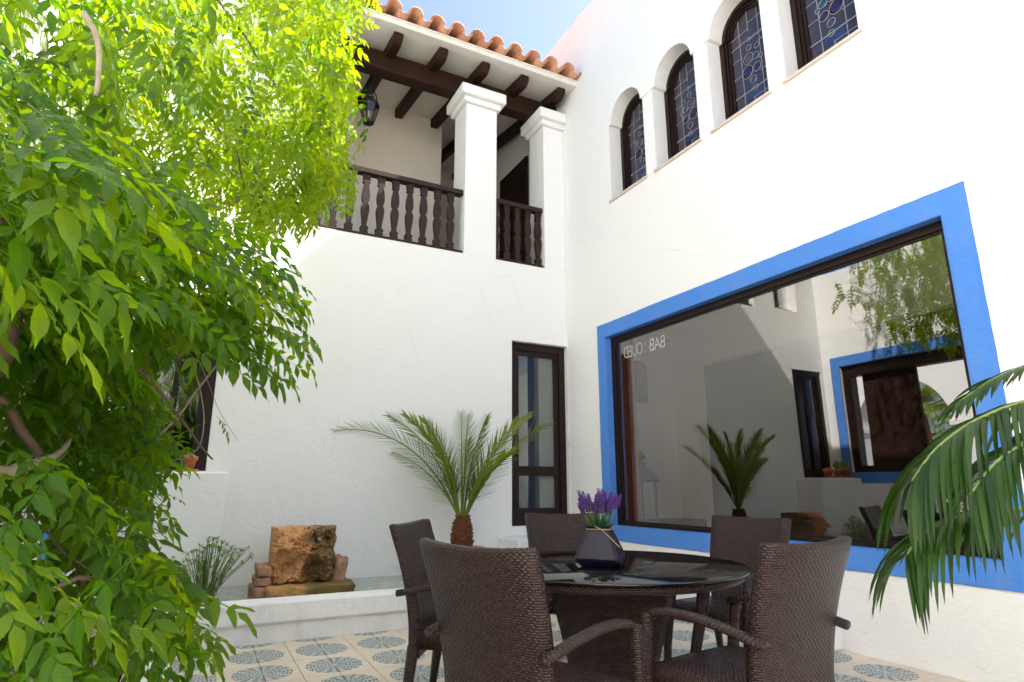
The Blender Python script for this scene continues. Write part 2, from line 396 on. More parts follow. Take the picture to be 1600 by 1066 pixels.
def tag(o, label=None, cat=None, group=None, kind=None):
    if label: o['label'] = label
    if cat: o['category'] = cat
    if group: o['group'] = group
    if kind: o['kind'] = kind
    return o
def empty(name, loc, label, cat, group=None, rz=0):
    o = bpy.data.objects.new(name, None); C.objects.link(o); o.location = loc; o.rotation_euler = (0, 0, rz); o.empty_display_size = .2
    return tag(o, label, cat, group)
def copy_tree(o, parent=None):
    c = o.copy(); C.objects.link(c)
    if parent is not None: c.parent = parent
    for ch in list(o.children): copy_tree(ch, c)
    return c
def box(name, mat, parent, *b, bevel=.004): return MB().box(*b).build(name, mat, parent, bevel)

def arch_poly(c, hw, z0, zs, r=None, n=20):
    """closed outline of a round-headed opening; r < hw leaves a small impost step"""
    r = r or hw; p = [(c-hw, z0), (c+hw, z0), (c+hw, zs)]
    if r < hw: p.append((c+r, zs))
    st = 1 if r >= hw else 1
    p += [(c+r*cos(pi*k/n), zs+r*sin(pi*k/n)) for k in range(st, n)]
    p.append((c-r, zs))
    if r < hw: p.append((c-hw, zs))
    return p
def inside(pt, poly):
    x, y = pt; r = False; n = len(poly)
    for i in range(n):
        x1, y1 = poly[i]; x2, y2 = poly[(i+1) % n]
        if (y1 > y) != (y2 > y) and x < (x2-x1)*(y-y1)/(y2-y1)+x1: r = not r
    return r
def slab(mb, outline, holes, fn, d0, d1):
    """flat panel with holes, between depths d0 and d1; fn(a, b, d) -> xyz"""
    loops = [outline]+list(holes); vs_ = []; ed = []
    for lp in loops:
        b = len(vs_); vs_ += [Vector(p) for p in lp]; ed += [(b+i, b+(i+1) % len(lp)) for i in range(len(lp))]
    rv, re, rf, *_ = delaunay_2d_cdt(vs_, ed, [], 0, 1e-6)
    tris = []
    for f in rf:
        cx_ = sum(rv[k].x for k in f)/len(f); cy_ = sum(rv[k].y for k in f)/len(f)
        if inside((cx_, cy_), outline) and not any(inside((cx_, cy_), h) for h in holes): tris.append(f)
    for d, flip in ((d0, True), (d1, False)):
        mb.add([fn(p.x, p.y, d) for p in rv], [tuple(t[::-1]) if flip else tuple(t) for t in tris])
    for lp in loops:
        n = len(lp)
        mb.add([fn(a, b, d0) for a, b in lp]+[fn(a, b, d1) for a, b in lp], [(i, (i+1) % n, n+(i+1) % n, n+i) for i in range(n)])
    return mb
def rough(poly, amp=.004, step=.07, seed=1):
    rr = random.Random(seed); out = []
    for i, a in enumerate(poly):
        b = poly[(i+1) % len(poly)]; L = math.hypot(b[0]-a[0], b[1]-a[1]); n = max(1, int(L/step)); nx, ny = -(b[1]-a[1])/L, (b[0]-a[0])/L
        out.append(a)
        for k in range(1, n):
            t = k/n; j = rr.uniform(-amp, amp); out.append((a[0]+(b[0]-a[0])*t+nx*j, a[1]+(b[1]-a[1])*t+ny*j))
    return out
def rect(a0, a1, b0, b1): return [(a0, b0), (a1, b0), (a1, b1), (a0, b1)]
def xwall(x, s=1): return lambda a, b, d: (x+s*d, a, b)      # wall in a plane of constant x (a = y, b = z)
def ywall(y, s=1): return lambda a, b, d: (a, y+s*d, b)      # wall in a plane of constant y (a = x, b = z)
def fixn(o):
    bm = bmesh.new(); bm.from_mesh(o.data); bmesh.ops.remove_doubles(bm, verts=bm.verts, dist=1e-5); bmesh.ops.recalc_face_normals(bm, faces=bm.faces); bm.to_mesh(o.data); bm.free(); return o

# ------------------------------------------------------------------ ground and floor
tag(MB().box(RX+.002, 20, -30, -1.21, -.028, -.010).build('bounce_paving', M['gravelly']), 'pale paving south of the white house, added unseen to bounce sun', kind='structure')  # added out of view as a pale surface bouncing sun to the back wall
tag(MB().box(LX, RX, -30, -8.001, -.028, -.010).build('bounce_path', M['gravelly']), 'pale path south of the courtyard, added unseen to bounce sun', kind='structure')  # added out of view, sends more bounced sun into the courtyard
tag(MB().box(-60, 60, -60, 60, -.3, -.03).build('ground', M['ground']), 'dry bare ground around the white courtyard', kind='structure')
floor = tag(MB().box(LX, RX, -8, BY, -.2, -.007).build('courtyard_floor', M['cement']), 'cream and blue patterned tile floor of the courtyard', kind='structure')
TS = .2235
def proj(p):
    q = np.array(p)-CAMP; d = q@cf
    return (800+FPX*(q@cr)/d, 533-FPX*(q@cu)/d) if d > .05 else (-999, -999)
rt = random.Random(3); tme = None; rest = MB(); nvis = 0
for i in range(-6, 18):
    for j in range(-30, 9):
        x = .515+(i+.5)*TS; y = 4.97-(j+.5)*TS if False else 4.97+(j-6.5)*TS
        if x < LX+.12 or x > RX+.11 or y > BY: continue
        hx = TS/2-.0022; x1 = min(x+hx, RX-.001)
        u, v = proj((x, y, 0))
        dz = rt.uniform(-.0008, .0008)
        if -60 < u < 1660 and -60 < v < 1120 and 1.2 < y < 5.5 and x > -.2 and x1 == x+hx and nvis < 300:
            if tme is None:
                t = MB().box(-hx, hx, -hx, hx, -.012, 0).build('tile', M['tile'], floor, .0015); tme = t.data
                t.location = (x, y, dz)
            else:
                t = bpy.data.objects.new('tile', tme); C.objects.link(t); t.parent = floor; t.location = (x, y, dz)
            nvis += 1
        else: rest.box(x-hx, x1, y-hx, y+hx, -.012, dz)
tag(rest.build('floor_tiles', M['tile'], floor), kind='stuff')

# ------------------------------------------------------------------ right-hand building
rb = empty('white_house', (RX, 3.0, 0), 'white stucco house on the right with arched leaded windows and a blue framed shop window', 'house')
R1 = 9.4
AW = [5.4125, 4.5405, 3.654, 2.776]      # centres of the arched windows
AZ0, AZS, AHW, AR = 4.715, 5.79, .345, .302
ent = rect(2.07, 6.005, .72, 2.98)
holes = [arch_poly(c, AHW, AZ0, AZS, AR) for c in AW] + [ent, rect(-.6, .9, .72, 2.98)]  # last hole is an unseen opening, added to let light into the shop room
ww = MB(); slab(ww, rect(-1.2, 11.5, -.1, 8.0), holes, xwall(RX), 0, .34)  # south end cut short out of view, to let sun onto the floor
fixn(ww.build('wall', M['wall'], rb))
rest_ = MB()
rest_.box(R1-.3, R1, -1.2, 11.5, -.1, 8); rest_.box(RX+.34, R1-.3, -1.2, -.9, -.1, 8); rest_.box(RX+.34, R1-.3, 11.2, 11.5, -.1, 8)
rest_.box(RX+.34, R1-.3, -.9, 11.2, 7.7, 7.995)
rest_.build('outer_wall', M['wall'], rb)
MB().box(RX+.36, R1-.3, -.9, 11.2, 3.35, 3.6).build('upper_floor', M['intwall'], rb)
# moulding at the springing line between the arches and the tiled sills
for a, b in zip(AW[1:], AW[:-1]):
    box('moulding', M['trim'], rb, RX-.016, RX+.03, a+AHW+.002, b-AHW-.002, AZS-.022, AZS+.012, bevel=.006)
for k, c in enumerate(AW):
    wn = MB()
    fr = [(AHW+.0, .0, .09), (AHW-.055, .03, .075), (AHW-.09, .045, .06)]
    # stepped frame of three nested rings
    outer = arch_poly(c, AHW+.02, AZ0-.0, AZS, AHW-.02)
    slab(wn, arch_poly(c, AHW-.001, AZ0+.001, AZS, AHW-.043), [arch_poly(c, AHW-.055, AZ0+.055, AZS, AHW-.09)], xwall(RX+.185), 0, .09)
    slab(wn, arch_poly(c, AHW-.0551, AZ0+.055, AZS, AHW-.0901), [arch_poly(c, AHW-.085, AZ0+.085, AZS, AHW-.12)], xwall(RX+.205), 0, .06)
    slab(wn, arch_poly(c, AHW-.0851, AZ0+.085, AZS, AHW-.1201), [arch_poly(c, AHW-.115, AZ0+.115, AZS, AHW-.15)], xwall(RX+.222), 0, .04)
    wo = fixn(wn.build('window', M['frame'], rb))
    hw = AHW-.115; top = AZS+AHW-.15
    gp = MB(); slab(gp, arch_poly(c, hw+.01, AZ0+.105, AZS, AHW-.145), [], xwall(RX+.240), 0, .006)
    fixn(gp.build('pane', M['stained'], wo))
    cm = MB(); X = RX+.238
    for yy in (-.125, .0, .115):
        h = sqrt(max(0, (AHW-.15)**2-yy*yy))
        if yy == 0: cm.box(X-.004, X+.002, c-.004, c+.004, AZS-.05, AZS+h); cm.box(X-.004, X+.002, c-.004, c+.004, AZ0+.115, AZ0+.26)
        else: cm.box(X-.004, X+.002, c+yy-.004, c+yy+.004, AZ0+.115, AZS+h)
    rk = random.Random(k)
    for (zz, a, b, dk) in ((AZ0+.20, -hw, .0, 0), (AZ0+.255, -.01, hw, 0), (AZ0+.50, .10, hw, 0), (AZ0+.58, -hw, -.10, 0), (AZ0+.78, -hw, -.1, 0), (AZ0+.84, .1, hw, 0), (AZS+.05, 0, hw-.04, 0), (AZS-.02, -hw, 0, 0), (AZ0+.92, .0, hw, 0)):
        cm.box(X-.0035, X+.002, c-b, c-a, zz-.0035, zz+.0035)
    R_ = [(.0, .93, .020, 'glass_mauve'), (-.01, .84, .030, 'glass_teal'), (.085, .80, .027, 'glass_navy'), (-.03, .72, .058, 'glass_mauve'), (.062, .695, .038, 'glass_teal'), (.12, .66, .022, 'glass_teal'),
          (-.055, .575, .066, 'glass_violet'), (.065, .565, .046, 'glass_violet'), (.008, .455, .038, 'glass_blue'), (.02, .355, .028, 'glass_navy')]
    if k % 2: R_ = [(-a, z, r, m_) for a, z, r, m_ in R_]
    for a, z, r, m_ in R_:
        cm.rings([[(X-.005+d, c-a+(r+q)*cos(t*pi/8), AZ0+z+(r+q)*sin(t*pi/8)) for t in range(16)] for q, d in ((.005, .004), (.003, 0), (-.001, 0), (-.002, .004))], caps=False)
    cm.box(X-.008, X+.002, c-hw, c+hw, AZ0+.345, AZ0+.357); cm.box(X-.008, X+.002, c-hw, c+hw, AZ0+.925, AZ0+.935)
    cm.build('lead_came', M['lead'], wo)
    for a, z, r, m_ in R_:
        MB().rings([[(X-.002+d, c-a+r*q*cos(t*pi/7), AZ0+z+r*q*sin(t*pi/7)) for t in range(14)] for q, d in ((.99, .002), (.6, -.003), (.2, -.005))], caps=True).build('roundel', M[m_], wo)
    for a, wd in ((-.05, .045), (.055, .05)):
        box('blue_piece', M['glass_blue'], wo, X-.001, X+.0015, c-a-wd, c-a+wd, AZ0+.262, AZ0+.342, bevel=0)
    box('sill', M['sillstone'], wo, RX-.028, RX+.184, c-AHW-.03, c+AHW+.03, AZ0-.022, AZ0+.006, bevel=.004)
# big shop window
sw = MB(); slab(sw, rough(rough(rect(1.915, 6.16, .565, 3.145), .0025, .35), .0016, .05, 4), [ent], xwall(RX), -.012, -.0001)
slab(sw, rect(2.0705, 6.0045, .7205, 2.9795), [rect(2.082, 5.993, .732, 2.968)], xwall(RX), -.0118, .075)
swo = fixn(sw.build('shop_window', M['blue'], rb)); swo['label'] = 'large shop window with a wide blue painted surround'
fm = MB(); slab(fm, rect(2.072, 6.003, .722, 2.978), [rect(2.13, 5.92, .765, 2.905)], xwall(RX+.0765), 0, .055)
slab(fm, rect(2.1301, 5.9199, .7651, 2.9049), [rect(2.15, 5.895, .785, 2.885)], xwall(RX+.095), 0, .03)
fixn(fm.build('frame', M['frame'], swo))
box('pane', M['shopglass'], swo, RX+.106, RX+.112, 2.150, 5.895, .785, 2.885, bevel=0)
box('timber_jamb', M['redwood'], swo, RX+.1325, RX+.338, 5.885, 6.0, .73, 2.97)
def text(s, size, loc, rot, mat, parent, name='lettering', extrude=.0008, sx=1, spacing=1.0):
    cv = bpy.data.curves.new(name, 'FONT'); cv.body = s; cv.size = size; cv.extrude = extrude; cv.space_character = spacing
    cv.materials.append(mat); o = bpy.data.objects.new(name, cv); C.objects.link(o)
    ol = Vector((0, 0, 0)); q = parent
    while q is not None: ol += q.location; q = q.parent
    me = bpy.data.meshes.new_from_object(o); bpy.data.objects.remove(o); o = bpy.data.objects.new(name, me); C.objects.link(o)
    o.parent = parent; o.location = Vector(loc)-ol; o.rotation_euler = rot; o.scale = (sx, 1, 1); return o
M['decal'] = plain('white_window_lettering', (.40, .40, .39), .6, .02, 10, 0)
# lettering is applied on the inside of the pane, so it reads mirrored from the courtyard: its start is nearest the camera
LR = (pi/2, 0, pi/2)       # text x axis -> +y, facing +x
text('BAB', .205, (RX+.1045, 5.03, 2.665), LR, M['decal'], swo, sx=.80, spacing=.9)
text('E', .07, (RX+.1045, 5.365, 2.745), LR, M['decal'], swo); text('L', .07, (RX+.1045, 5.365, 2.67), LR, M['decal'], swo)
text('OUED', .205, (RX+.1045, 5.42, 2.665), LR, M['decal'], swo, sx=.68, spacing=.9)
# room behind the window
RF = .60
rm = MB(); rm.box(RX+.341, 9.05, -.88, 7.0, RF-.2, RF); ro = rm.build('room_floor', M['intfloor'], rb)
iw = MB()
iw.box(RX+.341, 6.25, 6.92, 7.05, RF, 3.35)
iw.box(6.25, 6.40, 6.44, 7.05, RF, 3.35); iw.box(6.25, 6.40, -.88, 6.44, 2.86, 3.35); iw.box(6.25, 6.4, -.88, 2.6, RF, 2.86)
iw.build('room_wall', M['intwall'], rb)
box('skirting', M['frame'], rb, RX+.36, 6.25, 6.905, 6.92, RF, RF+.13); box('skirting', M['frame'], rb, 6.235, 6.249, 6.44, 6.90, RF, RF+.13)
MB().box(8.0, 8.1, -.88, 8.9, RF, 3.35).build('brick_partition', M['brickwall'], rb)

spk = empty('wall_speaker', (5.50, 6.9, 2.30), 'dark grey oval topped loudspeaker hung on the inside wall behind the shop window', 'speaker')
pr = [(-.09, 0), (.09, 0), (.10, .05), (.10, .50), (.06, .58), (-.03, .60), (-.10, .56), (-.10, .05)]
s_ = MB(); slab(s_, [(5.50+a, 2.32+b) for a, b in pr], [], ywall(6.74), 0, .14); fixn(s_.build('cabinet', M['speaker'], spk))
box('badge', M['lead'], spk, 5.47, 5.52, 6.733, 6.7395, 2.60, 2.612, bevel=0)
box('mounting_bracket', M['iron'], spk, 5.48, 5.52, 6.8805, 6.9045, 2.4, 2.75)

lt = empty('teal_lantern', (5.0, 6.15, RF), 'tall teal metal lantern standing indoors behind the left edge of the shop window', 'lantern')
lx, ly = 4.97, 6.22
b = MB()
for sx_ in (-1, 1):
    for sy_ in (-1, 1): b.box(lx+sx_*.13-.012, lx+sx_*.13+.012, ly+sy_*.13-.012, ly+sy_*.13+.012, RF, RF+.62)
b.build('post', M['teal'], lt)
b = MB(); b.box(lx-.15, lx+.15, ly-.15, ly+.15, RF+.0, RF+.04); b.build('base', M['teal'], lt, .004)
MB().rings([[(lx+s*q, ly+t*q, z) for s, t in ((-1, -1), (1, -1), (1, 1), (-1, 1))] for q, z in ((.165, RF+.62), (.165, RF+.66), (.05, RF+.82), (.05, RF+.86))], smooth=False).build('roof', M['teal'], lt)
MB().rings([[(lx+q*cos(a*pi/6), ly+q*sin(a*pi/6), z) for a in range(12)] for q, z in ((.03, RF+.861), (.09, RF+.93), (.03, RF+1.0))]).build('finial', M['teal'], lt)

# ------------------------------------------------------------------ back building with the loggia
bb = empty('balcony_house', (2.0, BY, 0), 'white stucco house at the back with a covered balcony under a terracotta roof', 'house')
LOG0, LOGT = 4.12, 7.0
WIN = rect(-.64, .082, 1.315, 3.12)
DOOR = rect(3.505, 4.352, .69, 3.03)
lcut = [(-.72, -.1), (RX-.0005, -.1), (RX-.0005, 7.0), (4.02, 7.0), (4.02, 4.105), (3.263, 4.105), (3.263, 7.0), (2.80, 7.0), (2.80, 4.115), (.85, 4.115), (.85, 7.0), (-.72, 7.0)]
# one flat face: wall with openings, up to the balcony floor; pillars and upper part are separate pieces
W2 = rect(-.22, .36, 4.15, 5.35)
lw = MB(); slab(lw, rect(LX+.001, RX-.001, -.1, 4.115), [WIN, DOOR], ywall(BY), 0, .34)
fixn(lw.build('wall', M['wall'], bb))
uw = MB(); slab(uw, rect(LX+.001, .845, 4.115, 6.86), [rect(-.22, .36, 4.16, 5.35)], ywall(BY+.0), 0, .34)
fixn(uw.build('upper_wall', M['wall'], bb))
CAPS = []
def pillar(x0, x1, y0, y1, cap=True):
    p = box('pillar', M['trim'], bb, x0, x1, y0, y1, 4.115, 6.34, bevel=0)
    xr = lambda o: min(x1+o, RX-.002)
    c_ = MB()
    c_.box(x0-.05, xr(.05), y0-.05, y1+.05, 6.345, 6.43)
    c_.box(x0-.105, xr(.105), y0-.105, y1+.105, 6.4305, 6.585)
    c_.build('capital', M['trim'], p, .012)
pillar(2.80, 3.263, BY, BY+.42); pillar(4.02, RX-.002, BY, BY+.42)
# loggia room
lg = MB()
lg.box(LX, RX+.0, BY+.341, 11.2, 3.95, 4.10)
lg.build('balcony_floor', M['intfloor'], bb)
lg = MB(); lg.box(LX, 3.12, 8.75, 9.1, 4.101, 7.3); lg.box(2.9, 3.12, 9.101, 11.2, 4.101, 7.6); lg.box(3.121, RX, 10.9, 11.2, 4.101, 7.6)
lg.box(.60, .845, BY+.341, 8.75, 4.101, 7.0)
lg.build('balcony_wall', M['cream'], bb)
dd = box('door', M['frame'], bb, RX-.05, RX-.003, 7.95, 8.95, 4.105, 6.5); dd['label'] = 'dark timber balcony door in the side wall'
box('door_panel', M['frame'], dd, RX-.065, RX-.051, 8.08, 8.82, 4.3, 5.2); box('door_panel', M['frame'], dd, RX-.065, RX-.051, 8.08, 8.82, 5.3, 6.3)
# beam
box('beam', M['beam'], bb, .62, RX-.003, 7.03, 7.25, 6.587, 6.86, bevel=.012)
SL = .165; EY, EZ = 6.47, 6.845     # lower front edge of the soffit
def soff(y): return EZ+(y-EY)*SL
rk = random.Random(5)
for k in range(-1, 7):
    xc = 4.16-.665*(k) if False else [1.11, 1.73, 2.35, 2.97, 3.58, 4.19][k] if 0 <= k < 6 else None
    if xc is None: continue
    y0 = 6.60+rk.uniform(-.01, .01); y1 = 8.748 if xc < 3.1 else 10.88
    m_ = MB(); hw = .062; dp = .155
    def row(y, d): return [(xc-hw, y, soff(y)-.002), (xc+hw, y, soff(y)-.002), (xc+hw, y, soff(y)-d), (xc-hw, y, soff(y)-d)]
    m_.rings([row(y0, .07), row(y0+.07, dp-.02), row(y0+.12, dp), row(y1, dp)], smooth=False)
    m_.build('rafter', M['beam'], bb, .008)
# roof slab (its underside is the soffit) and tiles
def slope_box(x0, x1, y0, y1, t0, t1):
    v = [(x, y, soff(y)+t) for t in (t0, t1) for y in (y0, y1) for x in (x0, x1)]
    return v, [(0, 2, 3, 1), (4, 5, 7, 6), (0, 1, 5, 4), (2, 6, 7, 3), (0, 4, 6, 2), (1, 3, 7, 5)]
v_, f_ = slope_box(LX+.3, RX-.002, EY, 11.3, 0, .09)
roof = MB().add(v_, f_).build('roof', M['soffit'], bb)
v_, f_ = slope_box(LX+.3, RX-.002, EY-.02, EY+.25, .07, .0915)
MB().add(v_, f_).build('roof_edge', M['trim'], bb)
def rtile(cap, L=.46):
    m_ = MB(); r0, r1 = (.098, .078) if cap else (.078, .098); n = 10; th = .014
    rings = []
    for yy, r in ((0, r0), (L, r1)):
        ring = []
        for k in range(n+1):
            a = pi*k/n*.94+.09
            ring.append((r*cos(a), yy, (r*sin(a) if cap else -r*sin(a))))
        for k in range(n, -1, -1):
            a = pi*k/n*.94+.09
            ring.append(((r-th)*cos(a), yy, ((r-th)*sin(a) if cap else -(r-th)*sin(a))))
        rings.append(ring)
    m_.rings(rings); return m_
SP = .2835
capm = panm = None
ang = math.atan(SL)
for rowi in range(3):
    for k in range(-8, 20):
        for cap in (True, False):
            x = 4.135-SP*(k-8+8)/1 + (0 if cap else SP/2)
            if x < LX+.4 or x > RX-.05: continue
            y = EY-.15+rowi*.36+(0 if cap else .01); z = soff(y)+(.150 if cap else .182)+rk.uniform(-.006, .006)
            me_ = capm if cap else panm
            if me_ is None:
                o = rtile(cap).build('roof_tile', M['rooftile'], roof)
                if cap: capm = o.data
                else: panm = o.data
                # geometry was made relative to the world origin: recentre
                me2 = o.data; off = bb.location
                for vv in me2.vertices: vv.co += off
            else:
                o = bpy.data.objects.new('roof_tile', me_); C.objects.link(o); o.parent = roof
            o.location = Vector((x, y, z))-bb.location; o.rotation_euler = (ang, rk.uniform(-.05, .05), rk.uniform(-.03, .03))
# joined further rows
tl = MB()
v_, f_ = slope_box(LX+.3, RX-.002, EY+1.1, 11.3, .1155, .26); tl.add(v_, f_); tl.build('roof_covering', M['rooftile'], roof)

# balustrades
def baluster_profile():
    return [(.040, 0), (.040, .045), (.027, .050), (.040, .066), (.043, .082), (.038, .098), (.024, .106), (.022, .125), (.027, .18), (.038, .27), (.042, .33), (.038, .375), (.028, .402), (.024, .405), (.026, .418), (.036, .445), (.041, .50), (.036, .58), (.026, .64), (.023, .675), (.036, .682), (.040, .692), (.036, .70), (.026, .704), (.026, .714), (.038, .722), (.038, .735), (.028, .74), (.028, .75), (.040, .756), (.040, .80)]
def balustrade(x0, x1, xs, label):
    t = empty('balustrade', ((x0+x1)/2, BY+.10, 4.12), label, 'balustrade', 'balcony balustrades')
    box('handrail', M['baluster'], t, x0, x1, BY+.035, BY+.15, 4.965, 5.035, bevel=.008)
    box('bottom_rail', M['baluster'], t, x0, x1, BY+.03, BY+.15, 4.118, 4.165, bevel=.006)
    for x in xs:
        # sawn flat baluster: the turned outline cut from a board
        pf = baluster_profile(); m_ = MB()
        m_.rings([[(x-r*1.18, BY+.065, 4.165+z), (x+r*1.18, BY+.065, 4.165+z), (x+r*1.18, BY+.115, 4.165+z), (x-r*1.18, BY+.115, 4.165+z)] for r, z in pf], smooth=False)
        m_.build('baluster', M['baluster'], t)
balustrade(.847, 2.797, [.95+.1875*k for k in range(10)], 'dark wooden balustrade spanning the wide left balcony bay')
balustrade(3.265, 4.018, [3.30+.165*k for k in range(5)], 'dark wooden balustrade in the narrow balcony bay beside the right wall')

# back window-door near the corner
def framed(name, fn, out, members, mat, parent, d0, d1, panes, pd, label=None):
    m_ = MB(); slab(m_, out, members, fn, d0, d1); o = fixn(m_.build(name, mat, parent))
    if label: o['label'] = label
    for p in panes:
        q = MB(); slab(q, p, [], fn, pd, pd+.006); fixn(q.build('pane', M['pane'], o))
    return o
do = framed('window', ywall(BY), rect(3.5065, 4.3505, .6915, 3.0285), [rect(3.60, 4.26, .80, 2.93)], M['frame'], bb, .075, .15, [], .1)
framed('sash', ywall(BY), rect(3.6005, 4.2595, .8005, 2.9295), [rect(3.655, 4.20, 1.42, 2.865), rect(3.655, 4.20, .90, 1.30)], M['frame'], do, .10, .14, [rect(3.654, 4.201, 1.419, 2.866), rect(3.654, 4.201, .899, 1.301)], .118)
MB().box(4.0, 4.34, 7.06, 7.07, .75, 3.1).build('curtain', M['curtain'], do); MB().box(3.6, 3.83, 7.06, 7.07, .75, 3.1).build('curtain', M['curtain'], do)
iw = MB(); iw.box(3.1, 4.36, 8.9, 9.0, .3, 3.5); iw.box(3.0, 3.1, 7.221, 9.0, .3, 3.5); iw.build('room_wall', M['intwall'], bb)
MB().box(3.1, 4.36, 7.221, 8.9, .3, .5).build('room_floor', M['intfloor'], bb)
# left window over the ledge
wl = framed('window', ywall(BY), rect(-.639, .081, 1.316, 3.119), [rect(-.56, .0, 1.40, 3.04)], M['frame'], bb, .02, .14, [], .1)
framed('sash', ywall(BY), rect(-.5595, -.0005, 1.4005, 3.0395), [rect(-.50, -.30, 1.46, 2.98), rect(-.25, -.055, 1.46, 2.98)], M['frame'], wl, .05, .10, [rect(-.501, -.299, 1.459, 2.981), rect(-.251, -.054, 1.459, 2.981)], .07)
MB().box(-.52, -.33, 7.15, 7.17, 1.4, 3.05).build('curtain', M['curtain'], wl)
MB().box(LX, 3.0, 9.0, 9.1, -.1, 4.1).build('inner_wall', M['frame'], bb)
# small upper window
framed('window', ywall(BY), rect(-.219, .359, 4.161, 5.349), [rect(.02, .30, 4.24, 5.28)], M['frame'], bb, .20, .26, [rect(.019, .301, 4.239, 5.281)], .23)
box('sill', M['redwood'], bb, -.10, .358, BY+.03, BY+.199, 4.1605, 4.19)
MB().box(-.219, .0, BY+.20-.002, BY+.2055, 4.191, 5.349).build('shutter', M['trim'], bb)

# ------------------------------------------------------------------ left-hand building with the portal
lb = empty('gate_house', (LX, 3.0, 0), 'white stucco house on the left behind the vine with a blue framed gateway', 'house')
op = [(4.48, -.05), (5.47, -.05), (5.47, 1.39), (6.56, 1.39), (6.56, 3.17), (4.48, 3.17)]
m_ = MB(); slab(m_, rect(-9, 11.5, -.1, 6.9), [op, rect(5.9, 6.72, 4.86, 5.9)], xwall(LX, -1), 0, .32)
fixn(m_.build('wall', M['wall'], lb))
op2 = [(y, z) for y, z in op]
m_ = MB(); slab(m_, [(4.30, 0.0), (4.4805, 0.0), (4.4805, 3.1695), (6.5595, 3.1695), (6.5595, 1.391), (5.4705, 1.391), (5.4705, 1.22), (6.72, 1.22), (6.72, 3.34), (4.30, 3.34)], [], xwall(LX, 1), .0002, .012)
fixn(m_.build('blue_surround', M['blue'], lb))
gt = MB(); slab(gt, [(4.482, -.045), (4.62, -.045), (4.62, 2.98), (6.42, 2.98), (6.42, 1.5), (5.58, 1.5), (5.58, -.045), (5.4685, -.045), (5.4685, 1.393), (6.5585, 1.393), (6.5585, 3.168), (4.482, 3.168)], [], xwall(LX-.05, -1), 0, .16)
gto = fixn(gt.build('gateway_frame', M['frame'], lb))
lf = MB(); lf.box(LX-.20, LX-.14, 5.42, 6.28, 1.50, 2.98); lfo = lf.build('door', M['beam'], lb, .006); lfo['label'] = 'dark studded timber door leaf half open in the gateway'
for yy in (5.5, 5.85, 6.2):
    for zz in (1.7, 2.0, 2.3, 2.6, 2.9):
        MB().sphere((LX-.135, yy, zz), .018, 8, 4).build('stud', M['iron'], lfo)
framed('window', xwall(LX, -1), rect(5.901, 6.719, 4.861, 5.899), [rect(5.97, 6.28, 4.93, 5.83), rect(6.34, 6.65, 4.93, 5.83)], M['blue'], lb, .10, .15, [rect(5.97, 6.28, 4.93, 5.83), rect(6.34, 6.65, 4.93, 5.83)], .12)
MB().box(LX-3, LX-.4, 5.8, 6.8, 4.5, 4.6).build('inner_floor', M['intfloor'], lb)
# archway wall across the yard
aw = empty('archway', (-6.2, 8.5, 0), 'sunlit white wall with a round arch seen through the gateway', 'archway')
m_ = MB(); slab(m_, rect(2.0, 13.0, -.02, 4.6), [arch_poly(8.85, 1.1, -.01, 2.65)], xwall(-6.2, -1), 0, .45); fixn(m_.build('wall', M['wall'], aw))
for c_ in (7.75, 9.95):
    s_ = 1 if c_ > 8 else -1
    box('impost', M['trim'], aw, -6.68, -6.17, min(c_-s_*.05, c_+s_*.35), max(c_-s_*.05, c_+s_*.35), 2.50, 2.64, bevel=.01)
tag(MB().box(-14, LX-.33, 1.5, 14, -.028, -.008).build('yard_paving', M['gravelly']), 'pale paving of the yard beyond the gateway', kind='structure')

# ------------------------------------------------------------------ basin, ledges, side wall
WZ = .215
bs = empty('fountain_basin', (1.6, 5.3, 0), 'low white plastered fountain basin along the back wall', 'fountain basin')
b = MB(); b.box(-.008, 3.29, 5.335, 5.5, -.02, .135); b.box(-.0, 3.29, 5.5, BY-.001, -.02, .06); b.build('plinth', M['basin'], bs)
b = MB(); b.box(-.004, 3.29, 5.30, 5.50, .1355, .302); b.build('rim', M['basin'], bs, .018)
b = MB(); b.box(3.10, 3.29, 5.5005, BY-.001, .0605, .30); b.build('end_rim', M['basin'], bs, .015)
b = MB(); b.box(.03, 3.095, 5.501, BY-.003, .061, WZ); tag(b.build('water', M['water']), 'still greenish water filling the white basin', kind='structure')
pl = empty('planter_ledge', (3.7, 6.3, 0), 'white plastered ledge in the corner below the narrow window door', 'ledge')
MB().box(3.30, RX-.001, 6.33, BY-.001, -.01, .585).build('masonry', M['basin'], pl, .02)
lg2 = empty('wall_bench', (4.2, 4.5, 0), 'low white ledge running along the foot of the right wall', 'ledge')
MB().box(RX-.16, RX-.001, 3.2, 6.328, -.01, .30).build('masonry', M['basin'], lg2, .02)
pd = empty('window_ledge', (-.2, 6.5, 0), 'white stuccoed block under the left window, with clay pots on top', 'ledge')
MB().box(LX+.001, .272, 6.42, BY-.001, -.01, 1.298).build('masonry', M['wall'], pd, .015)
sw_ = empty('garden_wall', (-.08, 4.0, 0), 'low white plastered side wall between the tiles and the rubble bed', 'wall')
MB().box(-.165, -.009, 1.9, 6.418, -.01, .50).build('masonry', M['basin'], sw_, .022)

